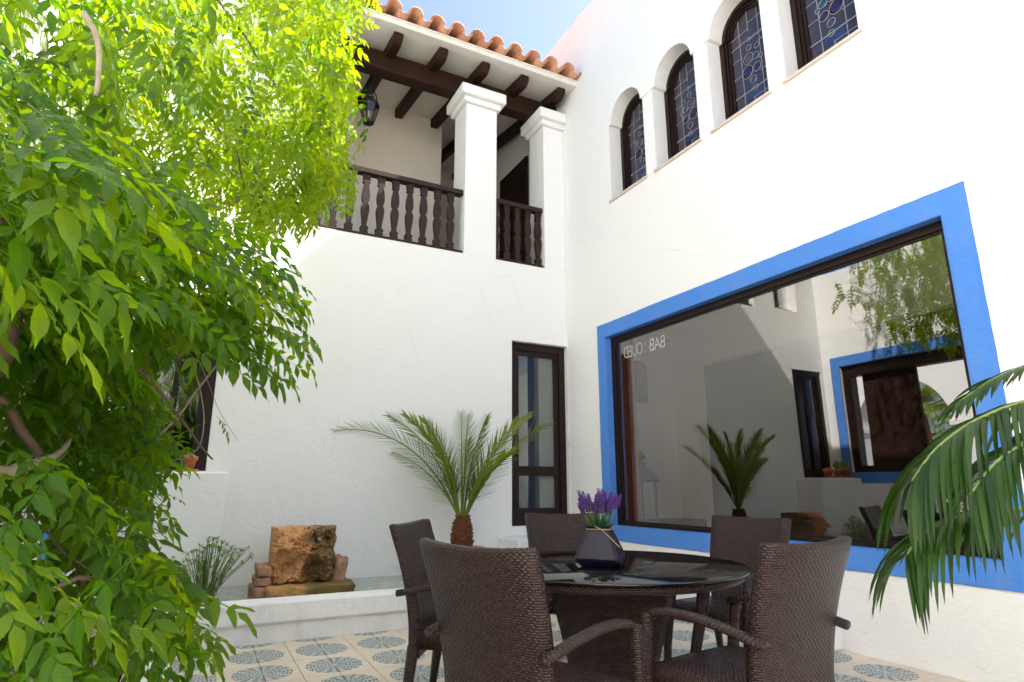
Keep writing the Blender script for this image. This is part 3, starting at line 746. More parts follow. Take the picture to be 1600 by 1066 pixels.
# rubble bed
rub = empty('rubble_bed', (-.42, 3.5, 0), 'bed of loose pale grey stones behind the low white side wall', 'stone bed')
MB().box(LX+.013, -.166, 1.2, 6.418, -.01, .30).build('soil', M['soil'], rub)
rk = random.Random(8)
for i in range(150):
    x = rk.uniform(LX+.08, -.22); y = rk.uniform(1.6, 6.3); r = rk.uniform(.045, .085)
    z = .30+r*.5+(.05 if rk.random() < .4 else 0)+max(0, (-.2-x))*.25
    MB().sphere((x, y, z), r, 8, 5, (rk.uniform(.8, 1.3), rk.uniform(.8, 1.3), rk.uniform(.55, .8)), .10, rk).build('stone', M['pebble'], rub, origin=(x, y, z))

# ------------------------------------------------------------------ carved lion fountain
ln = empty('lion_fountain', (.98, 6.15, WZ), 'carved sandstone lion block, painted sunlit orange at left and shaded mossy brown at right, in the basin', 'fountain')
LW, LH, NX, NZ = .56, .50, 110, 96
from mathutils import noise as mn
def gs(x, z, cx_, cz_, sx_, sz_): return math.exp(-((x-cx_)/sx_)**2-((z-cz_)/sz_)**2)
def lion_h(x, z):
    # x 0..1 left to right, z 0..1 bottom to top; the head in profile looks left
    h = .015
    h += .090*gs(x, z, .31, .71, .16, .20)          # head and mane
    h += .050*gs(x, z, .19, .64, .07, .07)          # muzzle
    h += .018*gs(x, z, .19, .70, .035, .03)
    h -= .040*gs(x, z, .19, .575, .06, .020)       # mouth
    h -= .034*gs(x, z, .235, .76, .030, .022)       # eye
    h += .020*gs(x, z, .25, .82, .06, .02)          # brow
    h += .020*gs(x, z, .40, .86, .05, .05)
    h += .050*gs(x, z, .62, .55, .32, .16)          # body
    h += .055*gs(x, z, .38, .25, .10, .26)          # near foreleg
    h += .045*gs(x, z, .24, .12, .12, .10)          # paw
    h += .045*gs(x, z, .86, .25, .06, .30)          # hind leg
    h += .035*gs(x, z, .76, .30, .05, .22)
    h -= .085*gs(x, z, .585, .20, .085, .19)        # hollow for the water
    h -= .055*gs(x, z, .84, .76, .07, .13)
    h -= .03*gs(x, z, .60, .80, .04, .06)
    h += .030*gs(x, z, .04, .5, .03, .6)            # raised border
    n = mn.fractal(Vector((x*7, z*7, 1.7)), .9, 2.0, 5)
    mane = mn.noise(Vector((x*34, z*34, 4)))*gs(x, z, .40, .70, .16, .26)
    return h+.026*n+.030*mane+.014*mn.noise(Vector((x*22, z*22, 8)))-.030*max(0, mn.noise(Vector((x*11, z*11, 5)))-.15)*2*(x > .45)
ox, oz = .70, WZ+.085
m_ = MB(); vv = []
for j in range(NZ+1):
    for i in range(NX+1):
        x, z = i/NX, j/NZ
        e = min(x, 1-x, z, 1-z)*9; rnd = sqrt(max(0, 1-(1-min(e, 1))**2))
        wob = .020*mn.noise(Vector((z*6, x*6, 9)))+.006*mn.noise(Vector((z*25, x*25, 2)))
        vv.append((ox+x*LW+wob*(x > .5)-(0.012 if x < .02 else 0), 6.17-lion_h(x, z)*(.25+.75*rnd)*1.7+.05*(1-rnd), oz+z*LH*(1+.02*mn.noise(Vector((x*4, 3, 3)))) + wob))
m_.add(vv, [(j*(NX+1)+i, j*(NX+1)+i+1, (j+1)*(NX+1)+i+1, (j+1)*(NX+1)+i) for j in range(NZ) for i in range(NX)], smooth=True)
def bd(): 
    r = [j*(NX+1) for j in range(NZ+1)]; t = [NZ*(NX+1)+i for i in range(NX+1)]; q = [j*(NX+1)+NX for j in range(NZ, -1, -1)]; s = [i for i in range(NX, -1, -1)]
    return r+t[1:]+q[1:]+s[1:-1]
loop = bd(); nb = len(loop); base = len(m_.v)
fr_ = [m_.v[k] for k in loop]
m_.add([(p[0], 6.30, p[2]) for p in fr_]+[(p[0]*.97+.03*(ox+LW/2), 6.44, p[2]*.985+.015*oz) for p in fr_], [(nb+k, nb+(k+1) % nb, (k+1) % nb, k) for k in range(nb)]+[tuple(nb+k for k in range(nb))], smooth=False)
m_.f += [[loop[k], loop[(k+1) % nb], base+(k+1) % nb, base+k] for k in range(nb)]; m_.uv += [None]*nb; m_.sm += [True]*nb
fixn(m_.build('relief_block', M['lion'], ln))
# water spout
MB().tube([(ox+.39, 6.16, oz+.38), (ox+.39, 6.06, oz+.385)], .016, 8).build('spout', M['lead'], ln)
MB().tube([(ox+.335, 6.12, oz+.17), (ox+.335, 6.095, oz+.12), (ox+.337, 6.09, oz+.02)], [.006, .007, .01], 6).build('water_jet', M['pane'], ln)
def rough_block(name, x0, x1, y0, y1, z0, z1, mat, parent, seed, j=.012, n=7):
    bm = bmesh.new(); bmesh.ops.create_cube(bm, size=1)
    bmesh.ops.subdivide_edges(bm, edges=bm.edges[:], cuts=n, use_grid_fill=True)
    sx_, sy_, sz_ = x1-x0, y1-y0, z1-z0
    for v in bm.verts:
        p = Vector((x0+(v.co.x+.5)*sx_, y0+(v.co.y+.5)*sy_, z0+(v.co.z+.5)*sz_))
        c_ = Vector(((x0+x1)/2, (y0+y1)/2, (z0+z1)/2))
        # soften corners
        q = [abs(a)*2 for a in v.co]; k = sum(1 for a in q if a > .98)
        if k >= 2: p += (c_-p).normalized()*.004*k
        p += Vector((mn.noise(p*9+Vector((seed, 0, 0))), mn.noise(p*9+Vector((0, seed, 0))), mn.noise(p*9+Vector((0, 0, seed)))))*j*1.6 + Vector((mn.noise(p*31+Vector((seed, 1, 0))), mn.noise(p*31+Vector((1, seed, 0))), mn.noise(p*31+Vector((0, 1, seed)))))*.012
        v.co = p
    m2 = MB(); bm.verts.index_update()
    m2.add([v.co[:] for v in bm.verts], [[v.index for v in f.verts] for f in bm.faces], smooth=True); bm.free()
    return fixn(m2.build(name, mat, parent))
rough_block('base_slab', .66, 1.42, 5.97, 6.52, WZ-.06, oz+.004, M['lion'], ln, 3.1)
sp = empty('stone_stack', (.62, 6.2, WZ), 'small stack of rough pinkish stones left of the lion block', 'stones')
rough_block('middle_stone', .562, .695, 6.085, 6.42, WZ+.087, WZ+.162, M['mortarstone'], sp, 2.7, .012, 5)
rough_block('lower_stone', .548, .695, 6.07, 6.42, WZ-.05, WZ+.085, M['mortarstone'], sp, 5.3, .012, 5)
rough_block('upper_stone', .575, .695, 6.10, 6.40, WZ+.165, WZ+.262, M['mortarstone'], sp, 7.9, .012, 5)
sp = empty('rough_stone', (1.33, 6.3, WZ), 'rough reddish stone leaning right of the lion block', 'stone')
rough_block('stone_body', 1.272, 1.37, 6.16, 6.46, WZ-.05, WZ+.29, M['mortarstone'], sp, 11.3, .02, 5)

# ------------------------------------------------------------------ papyrus
pa = empty('papyrus_plant', (.16, 6.05, WZ), 'tufted papyrus with thin green stems growing at the left end of the basin', 'plant')
rk = random.Random(21)
pot_ = MB().lathe([(.10, -.07), (.125, .02), (.125, .03), (.11, .03), (.10, .0)], (.16, 5.98, WZ), 16); pot_.build('pot', M['soil'], pa)
stm = MB(); umb = MB()
for i in range(85):
    a = rk.uniform(0, 2*pi); r = rk.uniform(0, .09); b0 = Vector((.16+r*cos(a), 5.98+r*sin(a), WZ+.01))
    lean = rk.uniform(.0, .55) if i > 6 else rk.uniform(.6, .9); a2 = a+rk.uniform(-.6, .6)
    if i <= 6: a2 = rk.uniform(-.5, .3)
    L = rk.uniform(.28, .46); d = Vector((cos(a2)*lean, sin(a2)*lean, 1)).normalized()
    if d.x > 0: L *= 1.12
    p1 = b0+d*L*.5; p2 = b0+d*L+Vector((d.x, d.y, 0))*.05-Vector((0, 0, .03*lean))
    stm.tube([b0, p1, p2], [.0032, .003, .002], 4, False)
    for k in range(rk.randint(14, 20)):
        t = rk.uniform(0, 2*pi); e = rk.uniform(-.25, 1.1); q = Vector((cos(t)*cos(e), sin(t)*cos(e), sin(e)*.8)); l2 = rk.uniform(.032, .058)
        s_ = q.cross(Vector((0, 0, 1))).normalized()*.004; e2 = p2+q*l2-Vector((0, 0, .008))
        umb.add([p2-s_, p2+s_, e2+s_*.6, e2-s_*.6], [(0, 1, 2, 3)])
stm.build('stems', M['greenstem'], pa); umb.build('umbels', M['papyrus'], pa)

# ------------------------------------------------------------------ clay pots on the ledge
def clay_pot(x, y, z, r, h, label, plant, seed):
    t = empty('clay_pot', (x, y, z), label, 'plant pot', 'clay pots on the window ledge')
    MB().lathe([(r*1.25, .001), (r*1.3, .022), (r*1.1, .022), (r*1.1, .012)], (x, y, z), 20).build('saucer', M['terracotta'], t)
    MB().lathe([(r*.68, .014), (r*.95, h*.74), (r*1.08, h*.75), (r*1.10, h), (r*.98, h), (r*.93, h*.85), (.001, h*.85)], (x, y, z), 20).build('pot', M['terracotta'], t)
    rk = random.Random(seed); m2 = MB()
    for k in range(26):
        a = rk.uniform(0, 2*pi); q = r*rk.uniform(0, .8)
        if plant == 'cactus': m2.sphere((x+q*cos(a), y+q*sin(a), z+h*.95), .022, 6, 4, (1, 1, 1.2), .15, rk)
        else:
            p0 = Vector((x+q*.5*cos(a), y+q*.5*sin(a), z+h*.85)); p1 = p0+Vector((cos(a)*.08, sin(a)*.08, rk.uniform(.08, .2)))
            s_ = Vector((-sin(a), cos(a), 0))*.012; mid = (p0+p1)/2
            m2.add([p0, mid+s_, p1, mid-s_], [(0, 1, 2, 3)])
    m2.build('plant', M['terracotta'] if plant == 'cactus' else M['papyrus'], t)
clay_pot(-.075, 6.55, 1.30, .072, .14, 'clay pot with a reddish cactus at the right end of the ledge', 'cactus', 1)
clay_pot(-.33, 6.56, 1.30, .066, .13, 'middle clay pot on the ledge with a leafy green plant', 'leafy', 2)
clay_pot(-.56, 6.58, 1.30, .075, .16, 'clay pot with a tall leafy plant at the left end of the ledge', 'leafy', 3)

# ------------------------------------------------------------------ wicker dining set
def build_chair(label):
    t = empty('rattan_armchair', (0, 0, 0), label, 'armchair', 'rattan armchairs round the table')
    # curved back: loft of horizontal closed rings
    rings = []; nh, nw = 14, 12
    for i in range(nh+1):
        v = i/nh; z = .30+.641*v; q = max(0, (z-.42)/.55)
        hw = .245+.040*q; yc = -.205-.02*q-.115*q**1.9; dip = .038*(.3+.7*q); th = .030-.003*q
        rr = []
        r_in = [((2*k/nw-1)) for k in range(nw+1)]
        for s in r_in: rr.append((s*hw, yc-dip*(1-s*s)+th, z+(.012*s*s if i == nh else 0)))
        rr.append((hw+.012, yc, z+(.012 if i == nh else 0)))
        for s in r_in[::-1]: rr.append((s*hw, yc-dip*(1-s*s)-th, z+(.012*s*s if i == nh else 0)))
        rr.append((-hw-.012, yc, z+(.012 if i == nh else 0)))
        rings.append(rr)
    top = [(p[0]*.985, p[1]*.6+(-.34)*.4 if False else p[1], p[2]+.012) for p in rings[-1]]
    cxy = [(sum(p[0] for p in top)/len(top)), (sum(p[1] for p in top)/len(top))]
    n2 = len(top)
    m2 = MB(); m2.rings(rings, caps=False)
    # rounded top edge: bridge across front and back lines
    fr = rings[-1][:nw+1]; bk = rings[-1][nw+2:2*nw+3][::-1]
    lines = [fr, [tuple(Vector(a).lerp(Vector(b_), .2)+Vector((0, 0, .012))) for a, b_ in zip(fr, bk)], [tuple(Vector(a).lerp(Vector(b_), .8)+Vector((0, 0, .012))) for a, b_ in zip(fr, bk)], bk]
    m2.rings(lines, caps=False, closed=False)
    e0 = rings[-1][2*nw+3]; e1 = rings[-1][nw+1]
    for e, idx in ((e0, 0), (e1, nw)):
        pts = [l[idx] for l in lines]
        m2.add([e]+pts, [(0, 1, 2), (0, 2, 3), (0, 3, 4)], smooth=True)
    fixn(m2.build('backrest', M['wicker'], t))
    # seat with a rolled front
    rings = []
    for y, z0, z1, hw in ((-.20, .345, .442, .25), (.0, .345, .450, .262), (.20, .345, .452, .272), (.262, .347, .444, .274), (.285, .36, .425, .272), (.290, .375, .40, .268)):
        rr = []
        for s in (-1, -.93, -.5, 0, .5, .93, 1): rr.append((s*hw, y, z1-.012*(abs(s) > .95)+.006*(1-s*s)))
        for s in (1, .5, 0, -.5, -1): rr.append((s*hw, y, z0))
        rings.append(rr)
    m2 = MB(); m2.rings(rings); fixn(m2.build('seat', M['wicker'], t))
    for s in (-1, 1):
        def sec(c, t_, wx, wy):
            t_ = Vector(t_).normalized(); u = Vector((1, 0, 0)); v2 = t_.cross(u).normalized(); n = 8
            return [tuple(Vector(c)+u*wx*cos(2*pi*k/n+pi/8)*1.08+v2*wy*sin(2*pi*k/n+pi/8)*1.08) for k in range(n)]
        path = [(-.292, .618), (-.24, .628), (-.14, .650), (0, .668), (.12, .668), (.20, .655), (.255, .625)]
        rings = []
        for i, (y, z) in enumerate(path):
            a = path[max(0, i-1)]; b_ = path[min(len(path)-1, i+1)]
            rings.append(sec((s*(.296-.003*abs(i-3)), y, z), (0, b_[0]-a[0], b_[1]-a[1]), .024, .017))
        m2 = MB(); m2.rings(rings); fixn(m2.build('arm', M['wicker'], t))
        rings = [sec((s*x, y, z), (0, .05, -1), wx, wy) for x, y, z, wx, wy in ((.300, .235, .650, .023, .025), (.298, .250, .55, .023, .025), (.292, .262, .40, .025, .026), (.285, .270, .2, .021, .022), (.280, .276, .0, .017, .017))]
        m2 = MB(); m2.rings(rings); fixn(m2.build('leg', M['wicker'], t))
        rings = [sec((s*x, y, z), (0, -.05, -1), wx, wy) for x, y, z, wx, wy in ((.248, -.205, .36, .026, .030), (.247, -.225, .2, .022, .026), (.246, -.250, .0, .017, .018))]
        m2 = MB(); m2.rings(rings); fixn(m2.build('leg', M['wicker'], t))
    return t
CH = [((1.225, 2.21), -70, 'brown rattan armchair nearest the vine, its curved back turned to us'),
      ((2.07, 1.98), 8.6, 'brown rattan armchair nearest the palm fronds, its back turned to us'),
      ((1.41, 3.35), -126.9, 'brown rattan armchair beside the fountain basin, half hidden by the nearer left chair'),
      ((2.47, 3.88), 162, 'brown rattan armchair behind the table below the narrow window door'),
      ((3.08, 3.04), 100.4, 'brown rattan armchair at the far right, below the shop window')]
c0 = build_chair(CH[0][2])
for i, (p, r, lab) in enumerate(CH):
    o = c0 if i == 0 else copy_tree(c0)
    o.location = (p[0], p[1], .0015); o.rotation_euler = (0, 0, radians(r)); o['label'] = lab

TX, TY = 2.076, 2.915
tb = empty('round_table', (0, 0, 0), 'round brown rattan table with a dark glass top', 'table')
MB().lathe([(.733, .736), (.738, .739), (.738, .747), (.733, .750), (.001, .750)], seg=96).build('glass_top', M['tableglass'], tb)
m2 = MB(); m2.lathe([(.55, .692), (.69, .692), (.708, .700), (.714, .714), (.708, .728), (.69, .7345), (.001, .7350)], seg=72); m2.build('table_rim', M['wicker'], tb)
rings = []
for z, hw in ((.694, .315), (.60, .300), (.45, .262), (.30, .228), (.15, .212), (.03, .235), (.002, .24)):
    rings.append([(sx_*hw*a_, sy_*hw*b_, z) for sx_, sy_, a_, b_ in ((-1, -1, 1, .88), (-1, -1, .88, 1), (1, -1, .88, 1), (1, -1, 1, .88), (1, 1, 1, .88), (1, 1, .88, 1), (-1, 1, .88, 1), (-1, 1, 1, .88))])
m2 = MB(); m2.rings(rings, smooth=False); fixn(m2.build('pedestal', M['wicker'], tb))
for k in range(4):
    a = pi/4+k*pi/2
    m2 = MB(); m2.tube([(q*cos(a), q*sin(a), z) for q, z in ((.60, .69), (.585, .6), (.545, .45), (.50, .25), (.49, .0))], [.032, .030, .027, .024, .020], 8); m2.build('leg', M['wicker'], tb)
tb.location = (TX, TY, .0015); tb.rotation_euler = (0, 0, radians(-32))

# ------------------------------------------------------------------ vase of lavender
va = empty('glazed_vase', (0, 0, 0), 'violet black glazed pyramid shaped vase with a straw cord, on the table', 'vase')
def sq(h, z, r=.12):
    return [(sx_*h*a_, sy_*h*b_, z) for sx_, sy_, a_, b_ in ((-1, -1, 1, 1-r), (-1, -1, 1-r, 1), (1, -1, 1-r, 1), (1, -1, 1, 1-r), (1, 1, 1, 1-r), (1, 1, 1-r, 1), (-1, 1, 1-r, 1), (-1, 1, 1, 1-r))]
m2 = MB(); m2.rings([sq(.088, .0), sq(.094, .004), sq(.118, .034), sq(.121, .040), sq(.119, .046), sq(.098, .095), sq(.062, .180), sq(.058, .190), sq(.061, .198), sq(.072, .206), sq(.066, .206), sq(.052, .190), sq(.05, .15)], smooth=False)
fixn(m2.build('body', M['glaze'], va, .003))
m2 = MB(); rr = sq(.064, .188, .2); m2.tube(rr+[rr[0]], .0028, 5); m2.tube([(.02, -.065, .188), (.06, -.085, .160), (.10, -.10, .125), (.125, -.11, .105)], .0022, 5); m2.tube([(.02, -.066, .190), (-.015, -.074, .205), (.01, -.07, .192)], .0026, 5); m2.build('cord', M['rope'], va)
va.location = (1.985, 2.845, .752); va.rotation_euler = (0, 0, radians(-47))
lvt = empty('lavender_bunch', (0, 0, 0), 'bunch of purple lavender with bright green leaves standing in the vase', 'flowers')
rk = random.Random(4); sp_ = MB(); lv = MB(); stx = MB()
for i in range(36):
    a = rk.uniform(0, 2*pi); q = rk.uniform(0, .05); ln_ = rk.uniform(.0, .38)
    if i < 22: ln_ = rk.uniform(.25, .58)
    p0 = Vector((q*cos(a), q*sin(a), .16)); d = Vector((cos(a)*ln_, sin(a)*ln_, 1)).normalized(); L = rk.uniform(.11, .17)
    p1 = p0+d*L; stx.tube([p0, p1], .0015, 4, False)
    SLn = rk.uniform(.05, .075)
    for k in range(9):
        for j in range(5):
            aa = j*2*pi/5+k*.6; rr = .0095*(1-.55*k/9)+.001; c_ = p1+d*(SLn*k/8)+Vector((cos(aa)*rr, sin(aa)*rr, 0))
            s = .0052*(1-.35*k/9)*rk.uniform(.7, 1.25)
            sp_.add([c_+Vector(v)*s for v in ((1, 0, 0), (0, 1, 0), (-1, 0, 0), (0, -1, 0), (0, 0, 1.5), (0, 0, -1))], [(0, 1, 4), (1, 2, 4), (2, 3, 4), (3, 0, 4), (1, 0, 5), (2, 1, 5), (3, 2, 5), (0, 3, 5)])
for i in range(170):
    a = rk.uniform(0, 2*pi); q = rk.uniform(0, .05); ln_ = rk.uniform(.1, .95)
    p0 = Vector((q*cos(a), q*sin(a), .17)); d = Vector((cos(a)*ln_, sin(a)*ln_, 1)).normalized(); L = rk.uniform(.05, .115); s_ = Vector((-sin(a), cos(a), 0))*.0032
    pm = p0+d*L*.6; pe = p0+d*L+Vector((cos(a), sin(a), -.3))*.012
    lv.add([p0-s_*.6, p0+s_*.6, pm+s_, pe, pm-s_], [(0, 1, 2, 4), (4, 2, 3)])
sp_.build('flower_spikes', M['lavender'], lvt); lv.build('leaves', M['lavleaf'], lvt); stx.build('stalks', M['greenstem'], lvt)
lvt.location = va.location; lvt.rotation_euler = va.rotation_euler

# ------------------------------------------------------------------ balcony lantern
bl = empty('hanging_lantern', (1.62, 7.55, 6.02), 'black iron lantern with tinted panes hanging below the balcony rafters', 'lantern')
bx, by_, bz = 1.60, 7.50, 6.02
def hexr(r, z, c=(bx, by_)): return [(c[0]+r*cos(k*pi/3), c[1]+r*sin(k*pi/3), z) for k in range(6)]
MB().rings([hexr(.03, bz-.02), hexr(.075, bz+.0), hexr(.085, bz+.05)], smooth=False).build('base', M['iron'], bl)
MB().rings([hexr(.078, bz+.052), hexr(.130, bz+.29)], smooth=False, caps=False).build('pane', M['lampglass'], bl)
m2 = MB()
for k in range(6):
    a = k*pi/3; m2.tube([(bx+.081*cos(a), by_+.081*sin(a), bz+.05), (bx+.134*cos(a), by_+.134*sin(a), bz+.29)], .008, 4)
m2.build('frame', M['iron'], bl)
MB().rings([hexr(.145, bz+.29), hexr(.148, bz+.31), hexr(.085, bz+.36), hexr(.055, bz+.42), hexr(.06, bz+.44), hexr(.02, bz+.47)], smooth=False).build('cap', M['iron'], bl)
m2 = MB(); m2.tube([(bx, by_, bz+.46), (bx, by_, soff(by_)-.002)], .008, 6)
m2.tube([(bx+.10*cos(t), by_, bz+.40+.14*sin(t)) for t in [pi*k/10 for k in range(11)]], .007, 5); m2.build('hanger', M['iron'], bl)
MB().tube([(bx, by_, bz+.1), (bx, by_, bz+.2)], .014, 8).build('bulb', M['curtain'], bl)

# ------------------------------------------------------------------ palms
def strap(mb, p0, d, L, wd, droop, side, n=5, fold=0.0, tipw=.12):
    """a strap leaflet starting at p0, heading d, bending down; side = width direction"""
    p = Vector(p0); d = Vector(d).normalized(); pts = []; 
    for i in range(n+1):
        t = i/n; wdt = wd*(min(1, .45+3.2*t)*(1-t)**.55 if t < 1 else 0)+wd*.02
        s = (side-d*side.dot(d)).normalized()
        pts.append((p.copy(), s*wdt, d.cross(s)*wdt*fold))
        d = (d+Vector((0, 0, -droop/n*(1+t)))).normalized(); p += d*L/n
    b = len(mb.v); vs_ = []; fs = []
    for q, s, f in pts: vs_ += [q-s+f, q, q+s+f]
    for i in range(n):
        for k in (0, 1): fs.append((i*3+k, i*3+k+1, (i+1)*3+k+1, (i+1)*3+k))
    mb.add(vs_, fs, smooth=True)
rk = random.Random(77)
fwd = Vector((sin(YAW), cos(YAW), 0)); rgt = Vector(tuple(cr))
def date_frond(t, base, phi, e0, e1, L, seed, n=50, ll=.28):
    rr = random.Random(seed); h = rgt*cos(radians(phi))+fwd*sin(radians(phi)); p = Vector(base); pts = []; N = 16
    side = Vector((0, 0, 1)).cross(h); roll = radians(rr.choice((-1, 1))*rr.uniform(35, 70)) if abs(sin(radians(phi))) < .75 else radians(rr.uniform(-20, 20))
    for i in range(N+1):
        a = radians(e0+(e1-e0)*(i/N)**1.4); d = h*cos(a)+Vector((0, 0, sin(a))); pts.append((p.copy(), d)); p += d*L/N
    m3 = MB(); m3.tube([q for q, _ in pts], [.011*(1-.8*i/N)+.001 for i in range(N+1)], 5)
    for i in range(n):
        t_ = .14+.86*i/n; k = min(N-1, int(t_*N)); f_ = t_*N-k; q = pts[k][0].lerp(pts[k+1][0], f_); d = pts[k][1]
        nrm = side.cross(d).normalized()
        if nrm.z < 0: nrm = -nrm
        sd = side*cos(roll)+nrm*sin(roll); nr2 = nrm*cos(roll)-side*sin(roll)
        lf = ll*(.55+.6*sin(pi*min(1, t_*1.05))**.7)*(1-.35*t_)*rr.uniform(.88, 1.1)
        for s in (-1, 1):
            dd = (sd*s*(.85-.3*t_)+d*(.75+.5*t_)+nr2*rr.uniform(-.1, .45)).normalized()
            strap(m3, q, dd, lf, .0085, rr.uniform(.02, .15), nr2, 3, 0, .1)
    return m3.build('frond', M['palmleaf'], t)
PB = Vector((2.50, 6.04, .585))
dp = empty('date_palm', (PB.x, PB.y, .0), 'young date palm with arching feathery fronds in a clay pot by the back wall', 'palm')
CRN = PB+Vector((0, 0, .26))
for i, (phi, e0, e1, L) in enumerate([(183, 64, -16, 1.75), (172, 72, 22, 1.40), (200, 78, 30, 1.25), (150, 80, 45, 1.15), (100, 84, 55, 1.2), (60, 80, 50, 1.2), (20, 72, 30, 1.35), (2, 64, 22, 1.36), (-25, 74, 30, 1.2), (-80, 82, 48, 1.12), (-130, 76, 35, 1.15), (-160, 60, 15, 1.0), (-40, 60, 20, .95), (90, 65, 30, 1.1)]):
    date_frond(dp, CRN+rgt*cos(radians(phi))*.03, phi, e0, e1, L, i)
m2 = MB(); m2.lathe([(.08, -.05), (.095, .02), (.090, .10), (.075, .18), (.055, .25), (.03, .28)], tuple(PB), 12); m2.build('trunk', M['palmtrunk'], dp)
m2 = MB()
for r_ in range(9):
    for k in range(11):
        a = (k+.5*(r_ % 2))*2*pi/11+rk.uniform(-.12, .12); z = -.03+r_*.034+rk.uniform(-.008, .008); R0 = [.085, .096, .097, .093, .086, .078, .070, .062, .052][r_]+rk.uniform(-.004, .010)
        o_ = Vector((cos(a), sin(a), 0)); s_ = Vector((-sin(a), cos(a), 0)); c_ = PB+o_*R0+Vector((0, 0, z))
        m2.add([c_-s_*.03, c_+s_*.03, c_+o_*.022+Vector((0, 0, .035))+s_*.016, c_+o_*.026+Vector((0, 0, .045)), c_+o_*.022+Vector((0, 0, .035))-s_*.016, c_+o_*.001+Vector((0, 0, .055))], [(0, 1, 2, 3, 4), (4, 3, 5), (3, 2, 5), (1, 5, 2), (0, 4, 5)])
m2.build('bark_scales', M['palmtrunk'], dp)
MB().lathe([(.15, .065), (.21, .50), (.235, .505), (.24, .56), (.215, .56), (.20, .52), (.001, .52)], (PB.x, PB.y, 0), 28).build('pot', M['terracotta'], dp)

kp = empty('kentia_palm', (3.0, .72, 0), 'broad leaved green palm drooping into the picture from the right', 'palm')
KB = Vector((3.0, .72, .62))
MB().lathe([(.15, 0), (.21, .40), (.225, .42), (.225, .46), (.2, .46), (.001, .43)], (3.0, .72, .0), 24).build('pot', M['terracotta'], kp)
def bez(pts, n):
    """Catmull-Rom through points"""
    P_ = [pts[0]]+list(pts)+[pts[-1]]; out = []
    seg = len(pts)-1
    for i in range(n+1):
        t = i/n*seg; k = min(seg-1, int(t)); u = t-k; a, b_, c_, d_ = P_[k:k+4]
        out.append(.5*((2*b_)+(-a+c_)*u+(2*a-5*b_+4*c_-d_)*u*u+(-a+3*b_-3*c_+d_)*u**3))
    return out
def kentia_frond(pts, seed, n=20, ll=.36, w_=.016, t0=.35, parts=True, dr=1.2):
    rr = random.Random(seed); N = 24; P_ = bez([Vector(p) for p in pts], N)
    m3 = MB(); m3.tube(P_, [.010*(1-.75*i/N)+.0015 for i in range(N+1)], 6); fo = m3.build('frond', M['greenstem'], kp)
    for i in range(n):
        t = t0+(1-t0)*(i+rr.uniform(-.2, .2))/n; t = min(max(t, 0), .995); k = min(N-1, int(t*N)); q = P_[k].lerp(P_[k+1], t*N-k); d = (P_[k+1]-P_[k]).normalized()
        side = d.cross(Vector((0, 0, 1))).normalized()
        for s in (-1, 1):
            m4 = MB(); L = ll*(.62+.5*sin(pi*(t-t0)/(1-t0)*.8+.3))*rr.uniform(.9, 1.08)
            dd = (side*s*.62+d*(.45+.5*t)+Vector((0, 0, rr.uniform(.02, .2)))).normalized()
            strap(m4, q, dd, L, w_*rr.uniform(.85, 1.1), dr*rr.uniform(.85, 1.2), d.lerp(Vector((0, 0, 1)), .25)+Vector((rr.uniform(-.2, .2), rr.uniform(-.2, .2), 0)), 8, .18)
            m4.build('leaflet', M['kentia'], fo, origin=q)
crown = KB+Vector((0, 0, .15))
kentia_frond([crown, at(1720, 800, 2.85), at(1600, 796, 2.65), at(1515, 803, 2.52), at(1445, 832, 2.42), at(1415, 872, 2.36)], 1, 24, .28, .0135, .30)
kentia_frond([crown, at(1740, 640, 2.85), at(1620, 626, 2.7), at(1530, 655, 2.55), at(1465, 700, 2.45), at(1425, 752, 2.4)], 2, 27, .33, .0130, .32)
kentia_frond([crown, at(1740, 520, 2.95), at(1620, 566, 2.8), at(1555, 592, 2.72), at(1500, 628, 2.66)], 3, 18, .15, .010, .4, dr=.5)
kentia_frond([crown, at(1700, 700, 2.6), at(1620, 690, 2.5), at(1560, 720, 2.4), at(1515, 775, 2.32)], 4, 19, .28, .0125, .3)
kentia_frond([crown, crown+Vector((.2, -.3, .8)), crown+Vector((.5, -.8, 1.1)), crown+Vector((.8, -1.3, .9))], 5, 14, .34)
kentia_frond([crown, crown+Vector((-.2, -.4, .7)), crown+Vector((-.3, -1.0, .9)), crown+Vector((-.3, -1.4, .6))], 6, 14, .34)
for k in range(5):
    a = k*1.3; MB().tube([(3.0+.05*cos(a), .72+.05*sin(a), .42), (3.0+.02*cos(a), .72+.02*sin(a), .62), tuple(crown)], [.016, .013, .010], 6).build('stalk', M['greenstem'], kp)

# garden seen through the archway
gp_ = empty('garden_palm', (-9.5, 10.6, 0), 'tall rough trunked palm in the sunny garden beyond the archway', 'palm')
MB().tube([(-9.5, 10.3, 0), (-9.5, 10.3, 1.6), (-9.45, 10.35, 3.2)], [.34, .30, .26], 12).build('trunk', M['palmtrunk'], gp_)
rk = random.Random(3)
for k in range(22):
    a = rk.uniform(0, 2*pi); e0 = rk.uniform(20, 80); m3 = MB(); p = Vector((-9.45, 10.35, 3.2)); h = Vector((cos(a), sin(a), 0)); pts = []
    for i in range(11):
        el = radians(e0-95*(i/10)**1.3); pts.append(p.copy()); p += (h*cos(el)+Vector((0, 0, sin(el))))*.22
    m3.tube(pts, .02, 4); side = h.cross(Vector((0, 0, 1)))
    for i in range(30):
        t = .2+.8*i/30; k2 = min(9, int(t*10)); q = pts[k2].lerp(pts[k2+1], t*10-k2); d = (pts[k2+1]-pts[k2]).normalized()
        for s in (-1, 1): strap(m3, q, side*s+d*.7, .4, .016, .5, d, 3)
    m3.build('frond', M['palmleaf'], gp_)
hd = MB(); rk = random.Random(12)
